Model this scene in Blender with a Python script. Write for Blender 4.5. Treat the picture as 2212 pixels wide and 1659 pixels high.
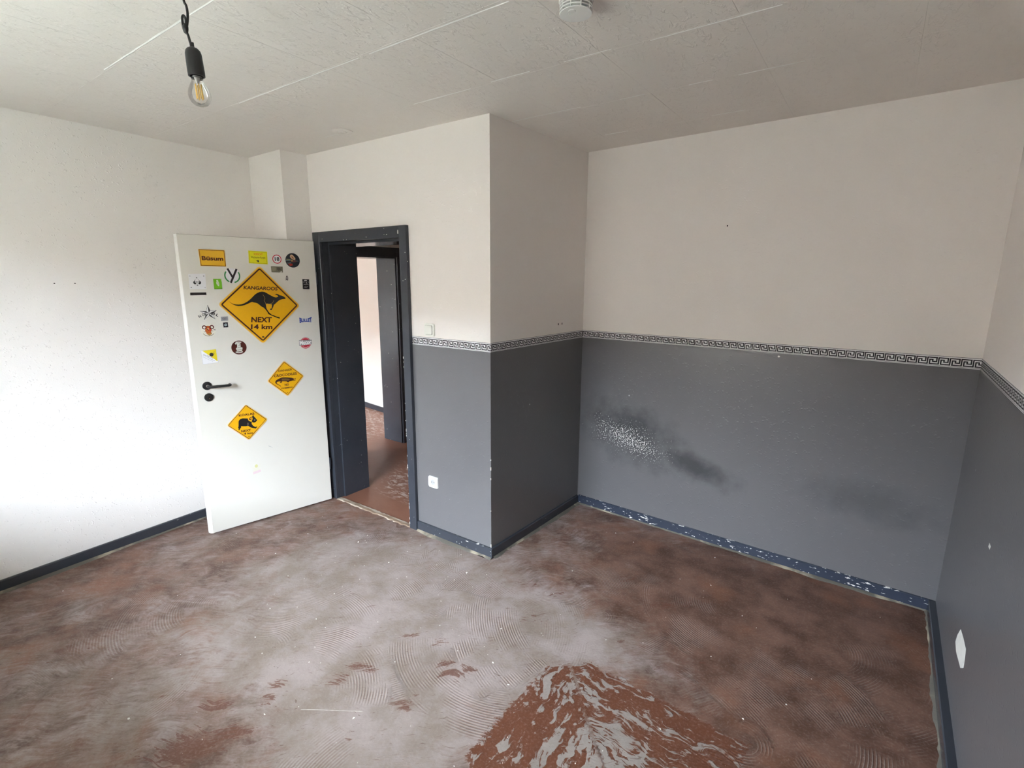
import bpy, bmesh, math, random
import numpy as np
from mathutils import Vector, Matrix

for o in list(bpy.data.objects):
    bpy.data.objects.remove(o, do_unlink=True)
scene = bpy.context.scene
COL = scene.collection

# ------------------------------------------------------------------ camera
cam_data = bpy.data.cameras.new('camera')
cam_data.sensor_width = 36.0
cam_data.lens = 1091.4 / 2212.0 * 36.0
cam_data.clip_start = 0.02
cam = bpy.data.objects.new('camera', cam_data)
COL.objects.link(cam)
_r = Vector((0.80388921, 0.59476232, 0.00446423))
_u = Vector((-0.12323001, 0.15920721, 0.97952408))
_f = Vector((-0.58187328, 0.78797897, -0.20127752))
cam.matrix_world = Matrix(((_r.x, _u.x, -_f.x, 0.0), (_r.y, _u.y, -_f.y, 0.0), (_r.z, _u.z, -_f.z, 1.658), (0, 0, 0, 1)))
scene.camera = cam

# ------------------------------------------------------------------ daylight
SKY = 31.0
world = bpy.data.worlds.new('overcast_sky')
scene.world = world
world.use_nodes = True
_bg = world.node_tree.nodes['Background']
_bg.inputs['Color'].default_value = (0.775, 0.875, 1.0, 1)
_bg.inputs['Strength'].default_value = SKY

WIN_Y = -0.62                                   # window wall behind the camera
WIN_X0, WIN_X1, WIN_Z0, WIN_Z1 = -2.62, -0.98, 0.86, 2.26
W2_X0, W2_X1 = -6.9, -4.4                       # window of the room beyond the hall


def portal(x0, x1, z0, z1, y):
    ld = bpy.data.lights.new('window_portal', 'AREA')
    ld.shape = 'RECTANGLE'
    ld.size = x1 - x0
    ld.size_y = z1 - z0
    ld.cycles.is_portal = True
    lo = bpy.data.objects.new('window_portal', ld)
    COL.objects.link(lo)
    lo.location = ((x0 + x1) / 2, y, (z0 + z1) / 2)
    lo.rotation_euler = (math.radians(90), 0, 0)    # faces +y, into the room
    lo.rotation_euler = (math.radians(-90), 0, math.radians(180))
    return lo


portal(WIN_X0, WIN_X1, WIN_Z0, WIN_Z1, WIN_Y - 0.30)
portal(W2_X0, W2_X1, WIN_Z0, WIN_Z1, WIN_Y - 0.30)

scene.view_settings.view_transform = 'Standard'
scene.view_settings.look = 'None'
scene.view_settings.gamma = 1.0
scene.view_settings.use_curve_mapping = False
scene.view_settings.exposure = 1.88
scene.cycles.max_bounces = 8
scene.cycles.diffuse_bounces = 6
scene.cycles.glossy_bounces = 2
scene.cycles.transmission_bounces = 2
scene.cycles.caustics_reflective = False
scene.cycles.caustics_refractive = False
scene.cycles.use_adaptive_sampling = True
scene.cycles.adaptive_threshold = 0.2
scene.cycles.adaptive_min_samples = 16
scene.cycles.transparent_max_bounces = 12
scene.cycles.sample_clamp_indirect = 12.0

# ------------------------------------------------------------------ helpers
class NT:
    """tiny node helper"""
    def __init__(self, name):
        self.m = bpy.data.materials.new(name)
        self.m.use_nodes = True
        self.t = self.m.node_tree
        self.b = self.t.nodes['Principled BSDF']
        self.out = self.t.nodes['Material Output']
        self._pos = None

    def put(self, sock, v):
        if isinstance(v, bpy.types.NodeSocket):
            self.t.links.new(v, sock)
        elif isinstance(v, (tuple, list)):
            if len(v) == 3 and len(sock.default_value) == 4:
                v = (*v, 1.0)
            sock.default_value = v
        else:
            sock.default_value = v

    def n(self, typ, **kw):
        nd = self.t.nodes.new(typ)
        for k, v in kw.items():
            setattr(nd, k, v)
        return nd

    def pos(self):
        if self._pos is None:
            self._pos = self.n('ShaderNodeNewGeometry').outputs['Position']
        return self._pos

    def obj(self):
        return self.n('ShaderNodeTexCoord').outputs['Object']

    def sep(self, v):
        nd = self.n('ShaderNodeSeparateXYZ')
        self.put(nd.inputs[0], v)
        return nd.outputs[0], nd.outputs[1], nd.outputs[2]

    def comb(self, x, y, z):
        nd = self.n('ShaderNodeCombineXYZ')
        for i, v in enumerate((x, y, z)):
            self.put(nd.inputs[i], v)
        return nd.outputs[0]

    def vmul(self, v, s):
        nd = self.n('ShaderNodeVectorMath', operation='MULTIPLY')
        self.put(nd.inputs[0], v)
        self.put(nd.inputs[1], s)
        return nd.outputs[0]

    def vadd(self, v, s):
        nd = self.n('ShaderNodeVectorMath', operation='ADD')
        self.put(nd.inputs[0], v)
        self.put(nd.inputs[1], s)
        return nd.outputs[0]

    def ma(self, op, a, b=0.0, c=None, clamp=False):
        nd = self.n('ShaderNodeMath', operation=op, use_clamp=clamp)
        self.put(nd.inputs[0], a)
        self.put(nd.inputs[1], b)
        if c is not None:
            self.put(nd.inputs[2], c)
        return nd.outputs[0]

    def noise(self, vec, scale, detail=3.0, rough=0.55, dist=0.0, color=False):
        nd = self.n('ShaderNodeTexNoise')
        self.put(nd.inputs['Vector'], vec)
        nd.inputs['Scale'].default_value = scale
        nd.inputs['Detail'].default_value = detail
        nd.inputs['Roughness'].default_value = rough
        nd.inputs['Distortion'].default_value = dist
        return nd.outputs['Color' if color else 'Fac']

    def voro(self, vec, scale, feature='F1', out='Distance', rnd=1.0):
        nd = self.n('ShaderNodeTexVoronoi', feature=feature)
        self.put(nd.inputs['Vector'], vec)
        nd.inputs['Scale'].default_value = scale
        nd.inputs['Randomness'].default_value = rnd
        return nd.outputs[out]

    def step(self, v, lo, hi, a=0.0, b=1.0):
        nd = self.n('ShaderNodeMapRange', interpolation_type='SMOOTHSTEP', clamp=True)
        self.put(nd.inputs['Value'], v)
        for k, x in zip(('From Min', 'From Max', 'To Min', 'To Max'), (lo, hi, a, b)):
            self.put(nd.inputs[k], x)
        return nd.outputs[0]

    def mix(self, f, a, b, mode='MIX'):
        nd = self.n('ShaderNodeMix', data_type='RGBA', blend_type=mode)
        self.put(nd.inputs[0], f)
        self.put(nd.inputs[6], a)
        self.put(nd.inputs[7], b)
        return nd.outputs[2]

    def attr(self, name):
        return self.n('ShaderNodeAttribute', attribute_name=name).outputs['Fac']

    def bump(self, h, strength, dist, normal=None):
        nd = self.n('ShaderNodeBump')
        nd.inputs['Strength'].default_value = strength
        nd.inputs['Distance'].default_value = dist
        self.put(nd.inputs['Height'], h)
        if normal is not None:
            self.put(nd.inputs['Normal'], normal)
        return nd.outputs[0]

    def set(self, color=None, rough=None, spec=None, normal=None, metal=None, coat=None):
        for k, v in (('Base Color', color), ('Roughness', rough), ('Specular IOR Level', spec), ('Normal', normal), ('Metallic', metal), ('Coat Weight', coat)):
            if v is not None:
                self.put(self.b.inputs[k], v)
        return self.m


def plain(name, color, rough=0.5, spec=0.5, metal=0.0, var=0.06, scale=40.0):
    """a paint / plastic / ink with a faint procedural variation of tone"""
    t = NT(name)
    f = t.noise(t.obj(), scale, 2.0)
    lo = tuple(max(0, c * (1 - var)) for c in color)
    hi = tuple(min(1, c * (1 + var)) for c in color)
    return t.set(t.mix(f, lo, hi), rough, spec, None, metal)


def link(name, mesh, mat, parent=None, matrix=None):
    o = bpy.data.objects.new(name, mesh)
    COL.objects.link(o)
    if mat is not None:
        for m in (mat if isinstance(mat, (list, tuple)) else (mat,)):
            mesh.materials.append(m)
    if parent is not None:
        o.parent = parent
    if matrix is not None:
        o.matrix_world = matrix if parent is None else o.matrix_world
        if parent is None:
            o.matrix_world = matrix
        else:
            o.matrix_local = matrix
    return o


def empty(name, matrix=None, loc=None):
    o = bpy.data.objects.new(name, None)
    COL.objects.link(o)
    o.empty_display_size = 0.05
    if matrix is not None:
        o.matrix_world = matrix
    if loc is not None:
        o.location = loc
    return o


def tag(o, label=None, cat=None, group=None, kind=None):
    if label: o['label'] = label
    if cat: o['category'] = cat
    if group: o['group'] = group
    if kind: o['kind'] = kind
    return o


def bm_mesh(bm, name, smooth=False):
    bmesh.ops.recalc_face_normals(bm, faces=bm.faces)
    me = bpy.data.meshes.new(name)
    bm.to_mesh(me)
    bm.free()
    if smooth:
        for p in me.polygons:
            p.use_smooth = True
    return me


def add_hex(bm, pts):
    """8 points: bottom 4 (ccw) then top 4"""
    v = [bm.verts.new(p) for p in pts]
    for f in ((3, 2, 1, 0), (4, 5, 6, 7), (0, 1, 5, 4), (1, 2, 6, 5), (2, 3, 7, 6), (3, 0, 4, 7)):
        bm.faces.new([v[i] for i in f])
    return v


def add_box(bm, x0, x1, y0, y1, z0, z1):
    return add_hex(bm, [(x0, y0, z0), (x1, y0, z0), (x1, y1, z0), (x0, y1, z0), (x0, y0, z1), (x1, y0, z1), (x1, y1, z1), (x0, y1, z1)])


def box_mesh(name, x0, x1, y0, y1, z0, z1, bevel=0.0, seg=2):
    bm = bmesh.new()
    add_box(bm, x0, x1, y0, y1, z0, z1)
    if bevel > 0:
        bmesh.ops.bevel(bm, geom=list(bm.edges), offset=bevel, segments=seg, profile=0.5, affect='EDGES')
    return bm_mesh(bm, name)


def lathe(bm, prof, n=32, cap=True):
    """profile [(r, z)] about the z axis"""
    rings = []
    for r, z in prof:
        if r < 1e-6:
            rings.append([bm.verts.new((0, 0, z))])
        else:
            rings.append([bm.verts.new((r * math.cos(2 * math.pi * i / n), r * math.sin(2 * math.pi * i / n), z)) for i in range(n)])
    for a, b in zip(rings, rings[1:]):
        for i in range(n):
            j = (i + 1) % n
            q = []
            q.append(a[i % len(a)])
            if len(a) > 1: q.append(a[j])
            if len(b) > 1: q.append(b[j])
            q.append(b[i % len(b)])
            if len(q) >= 3:
                bm.faces.new(q)
    return rings


def lathe_mesh(name, prof, n=32):
    bm = bmesh.new()
    lathe(bm, prof, n)
    me = bm_mesh(bm, name, True)
    me.set_sharp_from_angle(angle=math.radians(35))
    return me


def spline(pts, n):
    """Catmull-Rom through pts"""
    P = [Vector(p) for p in pts]
    P = [P[0] * 2 - P[1]] + P + [P[-1] * 2 - P[-2]]
    out = []
    for i in range(1, len(P) - 2):
        for k in range(n):
            t = k / n
            a, b, c, d = P[i - 1:i + 3]
            out.append(0.5 * ((2 * b) + (c - a) * t + (2 * a - 5 * b + 4 * c - d) * t * t + (3 * b - a - 3 * c + d) * t ** 3))
    out.append(P[-2])
    return out


def tube(bm, pts, r, n=10):
    pts = [Vector(p) for p in pts]
    rings = []
    up = Vector((0.3, 0.9, 0.1)).normalized()
    for i, p in enumerate(pts):
        d = (pts[min(i + 1, len(pts) - 1)] - pts[max(i - 1, 0)]).normalized()
        a = d.cross(up)
        if a.length < 1e-4:
            a = d.orthogonal()
        a.normalize()
        up = a.cross(d).normalized()
        rr = r[i] if isinstance(r, (list, tuple)) else r
        rings.append([bm.verts.new(p + rr * (a * math.cos(2 * math.pi * k / n) + up * math.sin(2 * math.pi * k / n))) for k in range(n)])
    for A, B in zip(rings, rings[1:]):
        for k in range(n):
            bm.faces.new((A[k], A[(k + 1) % n], B[(k + 1) % n], B[k]))
    bm.faces.new(rings[0][::-1])
    bm.faces.new(rings[-1])


def frame_matrix(origin, xdir, ydir):
    x = Vector(xdir).normalized()
    y = Vector(ydir).normalized()
    z = x.cross(y)
    o = Vector(origin)
    return Matrix(((x.x, y.x, z.x, o.x), (x.y, y.y, z.y, o.y), (x.z, y.z, z.z, o.z), (0, 0, 0, 1)))


def slab(bm, poly, z0, z1):
    """prism over a 2-D outline (local x, y), from z0 to z1"""
    n = len(poly)
    a = [bm.verts.new((p[0], p[1], z0)) for p in poly]
    b = [bm.verts.new((p[0], p[1], z1)) for p in poly]
    bm.faces.new(b)
    bm.faces.new(a[::-1])
    for i in range(n):
        bm.faces.new((a[i], a[(i + 1) % n], b[(i + 1) % n], b[i]))


def slab_mesh(name, polys, z0, z1):
    bm = bmesh.new()
    for p in polys:
        slab(bm, p, z0, z1)
    return bm_mesh(bm, name)


def rounded(poly, r, n=5):
    """round the corners of a convex outline"""
    out = []
    m = len(poly)
    for i in range(m):
        p = Vector(poly[i]).to_2d()
        a = (Vector(poly[i - 1]).to_2d() - p).normalized()
        b = (Vector(poly[(i + 1) % m]).to_2d() - p).normalized()
        ang = a.angle(b)
        d = r / math.tan(ang / 2)
        c = p + (a + b).normalized() * (r / math.sin(ang / 2))
        s = p + a * d - c
        e = p + b * d - c
        a0 = math.atan2(s.y, s.x)
        a1 = math.atan2(e.y, e.x)
        da = (a1 - a0 + math.pi) % (2 * math.pi) - math.pi
        for k in range(n + 1):
            t = a0 + da * k / n
            out.append((c.x + r * math.cos(t), c.y + r * math.sin(t)))
    return out


def inset(poly, d):
    """move every edge of a convex outline inwards by d"""
    m = len(poly)
    cx = sum(p[0] for p in poly) / m
    cy = sum(p[1] for p in poly) / m
    L = []
    for i in range(m):
        p = Vector(poly[i]).to_2d(); q = Vector(poly[(i + 1) % m]).to_2d()
        t = (q - p).normalized()
        nrm = Vector((-t.y, t.x))
        if nrm.dot(Vector((cx, cy)) - p) < 0:
            nrm = -nrm
        L.append((p + nrm * d, t))
    out = []
    for i in range(m):
        p, t = L[i - 1]
        q, s = L[i]
        den = t.x * s.y - t.y * s.x
        k = ((q.x - p.x) * s.y - (q.y - p.y) * s.x) / den
        out.append((p.x + t.x * k, p.y + t.y * k))
    return out


def ring_mesh(name, outer, inner, z0, z1):
    n = len(outer)
    bm = bmesh.new()
    V = [[bm.verts.new((p[0], p[1], z)) for p in ring] for ring, z in ((outer, z0), (inner, z0), (outer, z1), (inner, z1))]
    for i in range(n):
        j = (i + 1) % n
        bm.faces.new((V[2][i], V[2][j], V[3][j], V[3][i]))
        bm.faces.new((V[0][i], V[1][i], V[1][j], V[0][j]))
        bm.faces.new((V[0][i], V[0][j], V[2][j], V[2][i]))
        bm.faces.new((V[1][i], V[3][i], V[3][j], V[1][j]))
    return bm_mesh(bm, name)


def circle(cx, cy, r, n=40, ry=None):
    ry = r if ry is None else ry
    return [(cx + r * math.cos(2 * math.pi * i / n), cy + ry * math.sin(2 * math.pi * i / n)) for i in range(n)]


def stroke(pts, w):
    """outline of a polyline of width w (list of quads)"""
    out = []
    for p, q in zip(pts, pts[1:]):
        p = Vector(p); q = Vector(q)
        t = (q - p).normalized()
        nn = Vector((-t.y, t.x)) * w / 2
        e = t * w * 0.35
        out.append([tuple(p - e - nn), tuple(q + e - nn), tuple(q + e + nn), tuple(p - e + nn)])
    return out


_DG = None


def text_polys(body, bl, br, tl, z, name='lettering', bold=0.0, warp=None):
    """mesh of flat lettering fitted between baseline start bl, baseline end br and top left tl (local coordinates)"""
    cu = bpy.data.curves.new('type', 'FONT')
    cu.body = body
    cu.size = 1.0
    cu.resolution_u = 4
    cu.offset = bold
    to = bpy.data.objects.new('type', cu)
    COL.objects.link(to)
    dg = bpy.context.evaluated_depsgraph_get()
    dg.update()
    me = bpy.data.meshes.new_from_object(to.evaluated_get(dg))
    bpy.data.objects.remove(to, do_unlink=True)
    bpy.data.curves.remove(cu)
    n = len(me.vertices)
    co = np.empty(n * 3)
    me.vertices.foreach_get('co', co)
    co = co.reshape(-1, 3)
    x0, x1 = co[:, 0].min(), co[:, 0].max()
    cap = 0.69 + 2 * bold
    u = (co[:, 0] - x0) / (x1 - x0)
    v = (co[:, 1] + bold) / cap
    bl, br, tl = (np.array(p, float) for p in (bl, br, tl))
    if warp is not None:
        u, v = warp(u, v)
    xy = bl + np.outer(u, br - bl) + np.outer(v, tl - bl)
    co[:, :2] = xy
    co[:, 2] = z
    me.vertices.foreach_set('co', co.ravel())
    me.update()
    me.name = name
    return me

# ------------------------------------------------------------------ materials
def chip_relief(t, vec, scale=75.0):
    """woodchip wallpaper: small raised chips of uneven size"""
    a = t.voro(t.vadd(vec, t.vmul(t.noise(vec, 30.0, 2.0, color=True), (0.02, 0.02, 0.02))), scale)
    keep = t.step(t.noise(vec, scale * 0.45, 2.0), 0.5, 0.62)
    chips = t.ma('MULTIPLY', t.step(a, 0.5, 0.1), keep)
    return t.ma('ADD', chips, t.ma('MULTIPLY', t.noise(vec, 160.0, 2.0), 0.25))


def white_wall_mat(name, col=(0.85, 0.811, 0.772)):
    t = NT(name)
    v = t.obj()
    tone = t.noise(v, 1.3, 3.0)
    c = t.mix(tone, tuple(x * 0.965 for x in col), col)
    return t.set(c, 0.85, 0.25, t.bump(chip_relief(t, v), 0.55, 0.0022))


D0, D1 = 1.2603, 1.3134           # wallpaper border
GREY = (0.141, 0.138, 0.142)


def dado_wall_mat(name, stained=False):
    """white woodchip paper above, satin grey paint below the border"""
    t = NT(name)
    v = t.obj()
    x, y, z = t.sep(v)
    low = t.step(y, D0 + 0.012, D0 + 0.010)
    tone = t.noise(v, 1.3, 3.0)
    white = t.mix(tone, (0.82, 0.777, 0.745), (0.85, 0.811, 0.772))
    g = t.mix(t.noise(v, 2.5, 4.0), tuple(c * 0.93 for c in GREY), tuple(c * 1.07 for c in GREY))
    # pin-prick bare spots
    pr = t.step(t.voro(v, 7.0), 0.045, 0.03)
    g = t.mix(t.ma('MULTIPLY', pr, t.step(t.noise(v, 3.0, 1.0), 0.52, 0.58)), g, (0.62, 0.62, 0.62))
    rough = 0.34
    if stained:
        wob = t.noise(v, 9.0, 4.0, 0.6)

        def blob(cx, cy, rx, ry, tilt, soft):
            ca, sa = math.cos(tilt), math.sin(tilt)
            dx = t.ma('SUBTRACT', x, cx)
            dy = t.ma('SUBTRACT', y, cy)
            a = t.ma('DIVIDE', t.ma('ADD', t.ma('MULTIPLY', dx, ca), t.ma('MULTIPLY', dy, sa)), rx)
            b = t.ma('DIVIDE', t.ma('SUBTRACT', t.ma('MULTIPLY', dy, ca), t.ma('MULTIPLY', dx, sa)), ry)
            d = t.ma('SQRT', t.ma('ADD', t.ma('MULTIPLY', a, a), t.ma('MULTIPLY', b, b)))
            d = t.ma('ADD', d, t.ma('MULTIPLY', t.ma('SUBTRACT', wob, 0.5), 1.3))
            return t.step(d, 1.0 + soft * 0.5, 1.0 - soft)
        halo = blob(0.40, 0.62, 0.36, 0.20, -0.22, 0.9)
        tail = blob(0.84, 0.49, 0.28, 0.085, -0.28, 0.8)
        faint = blob(1.76, 0.50, 0.30, 0.11, -0.05, 0.9)
        dark = t.ma('MAXIMUM', t.ma('MAXIMUM', t.ma('MULTIPLY', halo, 0.80), t.ma('MULTIPLY', tail, 0.75)), t.ma('MULTIPLY', faint, 0.4))
        g = t.mix(dark, g, (0.018, 0.019, 0.022))
        core = blob(0.385, 0.58, 0.30, 0.12, -0.20, 0.85)
        sp = t.noise(v, 115.0, 2.0, 0.6)
        th = t.ma('SUBTRACT', 0.70, t.ma('MULTIPLY', core, 0.175))
        speck = t.ma('MULTIPLY', t.step(t.ma('SUBTRACT', sp, th), -0.005, 0.03), t.step(core, 0.02, 0.2))
        g = t.mix(speck, g, (0.72, 0.71, 0.68))
        rough = t.ma('ADD', 0.34, t.ma('MULTIPLY', dark, 0.5))
    c = t.mix(low, white, g)
    r = t.n('ShaderNodeMix', data_type='FLOAT')
    t.put(r.inputs[0], low); t.put(r.inputs[2], 0.85); t.put(r.inputs[3], rough)
    s = t.n('ShaderNodeMix', data_type='FLOAT')
    t.put(s.inputs[0], low); t.put(s.inputs[2], 0.25); t.put(s.inputs[3], 0.65)
    return t.set(c, r.outputs[0], s.outputs[0], t.bump(chip_relief(t, v), 0.4, 0.0016))


def ceiling_mat():
    t = NT('ceiling_tile_paint')
    v = t.pos()
    big = t.noise(v, 5.0, 4.0)
    drag = t.noise(t.vmul(v, (60.0, 18.0, 1.0)), 1.0, 4.0, 0.6, 0.6)
    fine = t.noise(v, 120.0, 3.0)
    h = t.ma('ADD', t.ma('MULTIPLY', t.step(drag, 0.52, 0.66), 0.9), t.ma('MULTIPLY', fine, 0.4))
    c = t.mix(big, (0.79, 0.745, 0.70), (0.83, 0.785, 0.738))
    return t.set(c, 0.85, 0.2, t.bump(h, 0.5, 0.0025))


def paint_mat(name, chips=0.0, col=(0.040, 0.045, 0.056), rough=0.2):
    """dark blue-grey gloss paint; chips: how much has flaked to white"""
    t = NT(name)
    v = t.obj()
    c = t.mix(t.noise(v, 6.0, 3.0), tuple(x * 0.85 for x in col), tuple(x * 1.2 for x in col))
    if chips > 0:
        n1 = t.noise(t.vmul(v, (26.0, 85.0, 60.0)), 1.0, 3.0, 0.55)
        zone = t.noise(t.vmul(v, (3.2, 3.2, 3.2)), 1.0, 2.0)
        th = t.ma('SUBTRACT', 0.80 - 0.13 * chips, t.ma('MULTIPLY', t.ma('SUBTRACT', zone, 0.5), 0.25 * chips))
        f = t.step(t.ma('SUBTRACT', n1, th), 0.0, 0.02)
        sp = t.step(t.voro(v, 26.0), 0.075, 0.05)
        sp = t.ma('MULTIPLY', sp, t.step(t.noise(v, 8.0, 1.0), 0.60 - 0.08 * chips, 0.64 - 0.08 * chips))
        c = t.mix(t.ma('MAXIMUM', f, sp), c, (0.78, 0.77, 0.74))
    return t.set(c, rough, 0.5, t.bump(t.noise(v, 25.0, 3.0), 0.12, 0.002))


M = {}
M['wall'] = white_wall_mat('white_woodchip_paper')
M['dado'] = dado_wall_mat('white_over_grey_wall')
M['dado_far'] = dado_wall_mat('white_over_grey_wall_stained', True)
M['ceil'] = ceiling_mat()
M['seam'] = plain('seam_filler', (0.86, 0.85, 0.82), 0.8, 0.2)
M['paint'] = paint_mat('dark_gloss_paint', 0.0)
M['paint_few'] = paint_mat('dark_gloss_paint_few_chips', 0.45)
M['paint_chip'] = paint_mat('dark_gloss_paint_chipped', 1.0)
M['paint_most'] = paint_mat('dark_gloss_paint_flaking', 1.35, (0.036, 0.045, 0.068))
M['door'] = plain('white_door_lacquer', (0.70, 0.675, 0.61), 0.32, 0.5, var=0.02, scale=3)
M['door_edge'] = plain('white_door_edge', (0.82, 0.81, 0.77), 0.35, 0.5, var=0.03)
M['black_plastic'] = plain('black_plastic', (0.012, 0.012, 0.012), 0.35, 0.5)
M['chrome'] = plain('steel', (0.6, 0.6, 0.6), 0.25, 0.5, 1.0)
M['white_plastic'] = plain('white_plastic', (0.83, 0.83, 0.81), 0.3, 0.5, var=0.02)
M['cream_plastic'] = plain('cream_plastic', (0.80, 0.80, 0.74), 0.3, 0.5, var=0.02)
M['hole'] = plain('dark_hole', (0.03, 0.028, 0.025), 0.9, 0.1)
M['plaster'] = plain('bare_plaster', (0.80, 0.79, 0.74), 0.9, 0.1, var=0.1, scale=30)
M['paper'] = plain('border_paper', (0.80, 0.80, 0.80), 0.6, 0.3, var=0.02)
M['ink'] = plain('border_ink', (0.018, 0.016, 0.022), 0.55, 0.3)


def filler_mat():
    t = NT('filler_bead')
    v = t.obj()
    c = t.mix(t.step(t.noise(v, 6.0, 4.0), 0.5, 0.68), (0.13, 0.12, 0.10), (0.36, 0.31, 0.23))
    return t.set(c, 0.8, 0.2, t.bump(t.noise(v, 60.0, 3.0), 0.5, 0.004))


M['filler'] = filler_mat()


def floor_mat():
    t = NT('screed_with_glue_residue')
    p = t.pos()
    x, y, z = t.sep(p)
    xy = t.comb(x, y, 0.0)
    res = t.attr('residue')
    comb = t.attr('comb')
    phase = t.attr('phase')
    red = t.attr('red')
    patch = t.attr('patch')
    ps = t.attr('ps')
    warp = t.vadd(xy, t.vmul(t.vadd(t.noise(xy, 2.2, 2.0, color=True), (-.5, -.5, -.5)), (0.35, 0.35, 0.0)))
    wx, wy, wz = t.sep(warp)
    rot = t.comb(t.ma('ADD', t.ma('MULTIPLY', wx, 0.75), t.ma('MULTIPLY', wy, 0.66)), t.ma('SUBTRACT', t.ma('MULTIPLY', wy, 0.75), t.ma('MULTIPLY', wx, 0.66)), 0.0)
    n_big = t.noise(xy, 3.2, 5.0, 0.66, 0.5)
    n_mid = t.noise(xy, 12.0, 5.0, 0.7, 0.8)
    n_str = t.noise(t.vmul(rot, (8.0, 40.0, 1.0)), 1.0, 4.0, 0.66, 0.8)
    n_str2 = t.noise(t.vmul(rot, (22.0, 150.0, 1.0)), 1.0, 2.0, 0.6, 0.8)
    n_fine = t.noise(xy, 95.0, 3.0, 0.6)
    f = t.ma('ADD', res, t.ma('MULTIPLY', t.ma('SUBTRACT', n_big, 0.5), 1.5))
    f = t.ma('ADD', f, t.ma('MULTIPLY', t.ma('SUBTRACT', n_mid, 0.5), 1.0))
    f = t.ma('ADD', f, t.ma('MULTIPLY', t.ma('SUBTRACT', n_str, 0.5), 1.1))
    f = t.ma('ADD', f, t.ma('MULTIPLY', t.ma('SUBTRACT', n_str2, 0.5), 0.45))
    grey_f = t.step(f, 0.05, 1.0)
    brown = t.mix(t.step(t.noise(xy, 5.0, 4.0, 0.65), .3, .7), (0.078, 0.035, 0.020), (0.195, 0.104, 0.074))
    brown = t.mix(t.ma('MULTIPLY', t.step(t.noise(xy, 2.1, 3.0), 0.52, 0.66), 0.55), brown, (0.235, 0.10, 0.055))
    grey = t.mix(t.step(t.noise(xy, 4.5, 4.0, 0.65), .3, .7), (0.225, 0.178, 0.145), (0.355, 0.295, 0.278))
    col = t.mix(grey_f, brown, grey)
    # trowel comb lines
    wob = t.ma('MULTIPLY', t.ma('SUBTRACT', t.noise(xy, 6.0, 3.0), 0.5), 0.004)
    wave = t.ma('SINE', t.ma('MULTIPLY', t.ma('ADD', phase, wob), 2 * math.pi / 0.0115))
    keep = t.step(t.noise(xy, 6.0, 4.0), 0.44, 0.62)
    cm = t.ma('MULTIPLY', comb, keep)
    groove = t.ma('MULTIPLY', t.step(wave, 0.15, 0.9), cm)
    ridge = t.ma('MULTIPLY', t.step(wave, -0.5, -0.95), cm)
    col = t.mix(t.ma('MULTIPLY', groove, 0.62), col, (0.17, 0.085, 0.06))
    col = t.mix(t.ma('MULTIPLY', ridge, 0.42), col, (0.52, 0.475, 0.44))
    # bare red-brown flecks
    rn = t.ma('ADD', t.ma('ADD', red, t.ma('MULTIPLY', t.ma('SUBTRACT', n_str, 0.5), 2.2)), t.ma('MULTIPLY', t.ma('SUBTRACT', n_str2, 0.5), 1.6))
    rm = t.ma('MULTIPLY', t.ma('MULTIPLY', t.step(rn, 0.66, 0.82), t.step(red, 0.08, 0.3)), 0.85)
    col = t.mix(rm, col, (0.125, 0.046, 0.026))
    # the corner where the glue was pulled through in stripes
    al = t.ma('ADD', x, y)
    psw = t.ma('ADD', ps, t.ma('MULTIPLY', t.ma('SUBTRACT', t.noise(xy, 5.0, 3.0), 0.5), 0.16))
    side = t.attr('side')
    sv = t.comb(t.ma('MULTIPLY', psw, t.ma('ADD', 30.0, t.ma('MULTIPLY', side, 12.0))), t.ma('MULTIPLY', al, 5.0), t.ma('MULTIPLY', side, 37.0))
    sn = t.noise(sv, 1.0, 4.0, 0.6, 0.9)
    sm = t.noise(xy, 16.0, 4.0, 0.6, 1.2)
    sb = t.noise(xy, 4.2, 3.0, 0.5)
    strip = t.step(t.ma('ADD', t.ma('ADD', t.ma('MULTIPLY', sn, 0.48), t.ma('MULTIPLY', sm, 0.32)), t.ma('ADD', t.ma('MULTIPLY', sb, 0.20), t.ma('MULTIPLY', t.attr('smear'), 0.035))), 0.522, 0.55)
    redc = t.mix(t.noise(xy, 12.0, 3.0), (0.105, 0.034, 0.015), (0.16, 0.056, 0.027))
    smear = t.mix(n_mid, (0.22, 0.185, 0.16), (0.35, 0.31, 0.285))
    pc = t.mix(strip, redc, smear)
    pm = t.step(t.ma('ADD', t.ma('ADD', patch, t.ma('MULTIPLY', t.ma('SUBTRACT', n_mid, 0.5), 1.3)), t.ma('MULTIPLY', t.ma('SUBTRACT', n_str2, 0.5), 0.8)), 0.46, 0.60)
    col = t.mix(pm, col, pc)
    # dark scratches and pale grit
    scr = t.step(t.noise(t.vmul(rot, (16.0, 120.0, 1.0)), 1.0, 2.0, 0.5, 1.5), 0.665, 0.70)
    col = t.mix(t.ma('MULTIPLY', scr, 0.65), col, (0.12, 0.065, 0.05))
    grit = t.step(t.noise(xy, 150.0, 2.0, 0.5), 0.735, 0.77)
    col = t.mix(t.ma('MULTIPLY', grit, 0.7), col, (0.62, 0.58, 0.54))
    col = t.mix(t.ma('MULTIPLY', t.ma('SUBTRACT', n_fine, 0.5), 0.6), col, (0.5, 0.45, 0.42))
    h = t.ma('ADD', t.ma('MULTIPLY', wave, t.ma('MULTIPLY', cm, -0.5)), t.ma('MULTIPLY', n_fine, 0.5))
    h = t.ma('ADD', h, t.ma('MULTIPLY', n_str, 0.7))
    h = t.ma('ADD', h, t.ma('MULTIPLY', t.ma('MULTIPLY', strip, pm), 0.8))
    rough = t.ma('ADD', 0.46, t.ma('MULTIPLY', n_mid, 0.22))
    return t.set(col, rough, 0.45, t.bump(h, 0.5, 0.0028))


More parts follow.
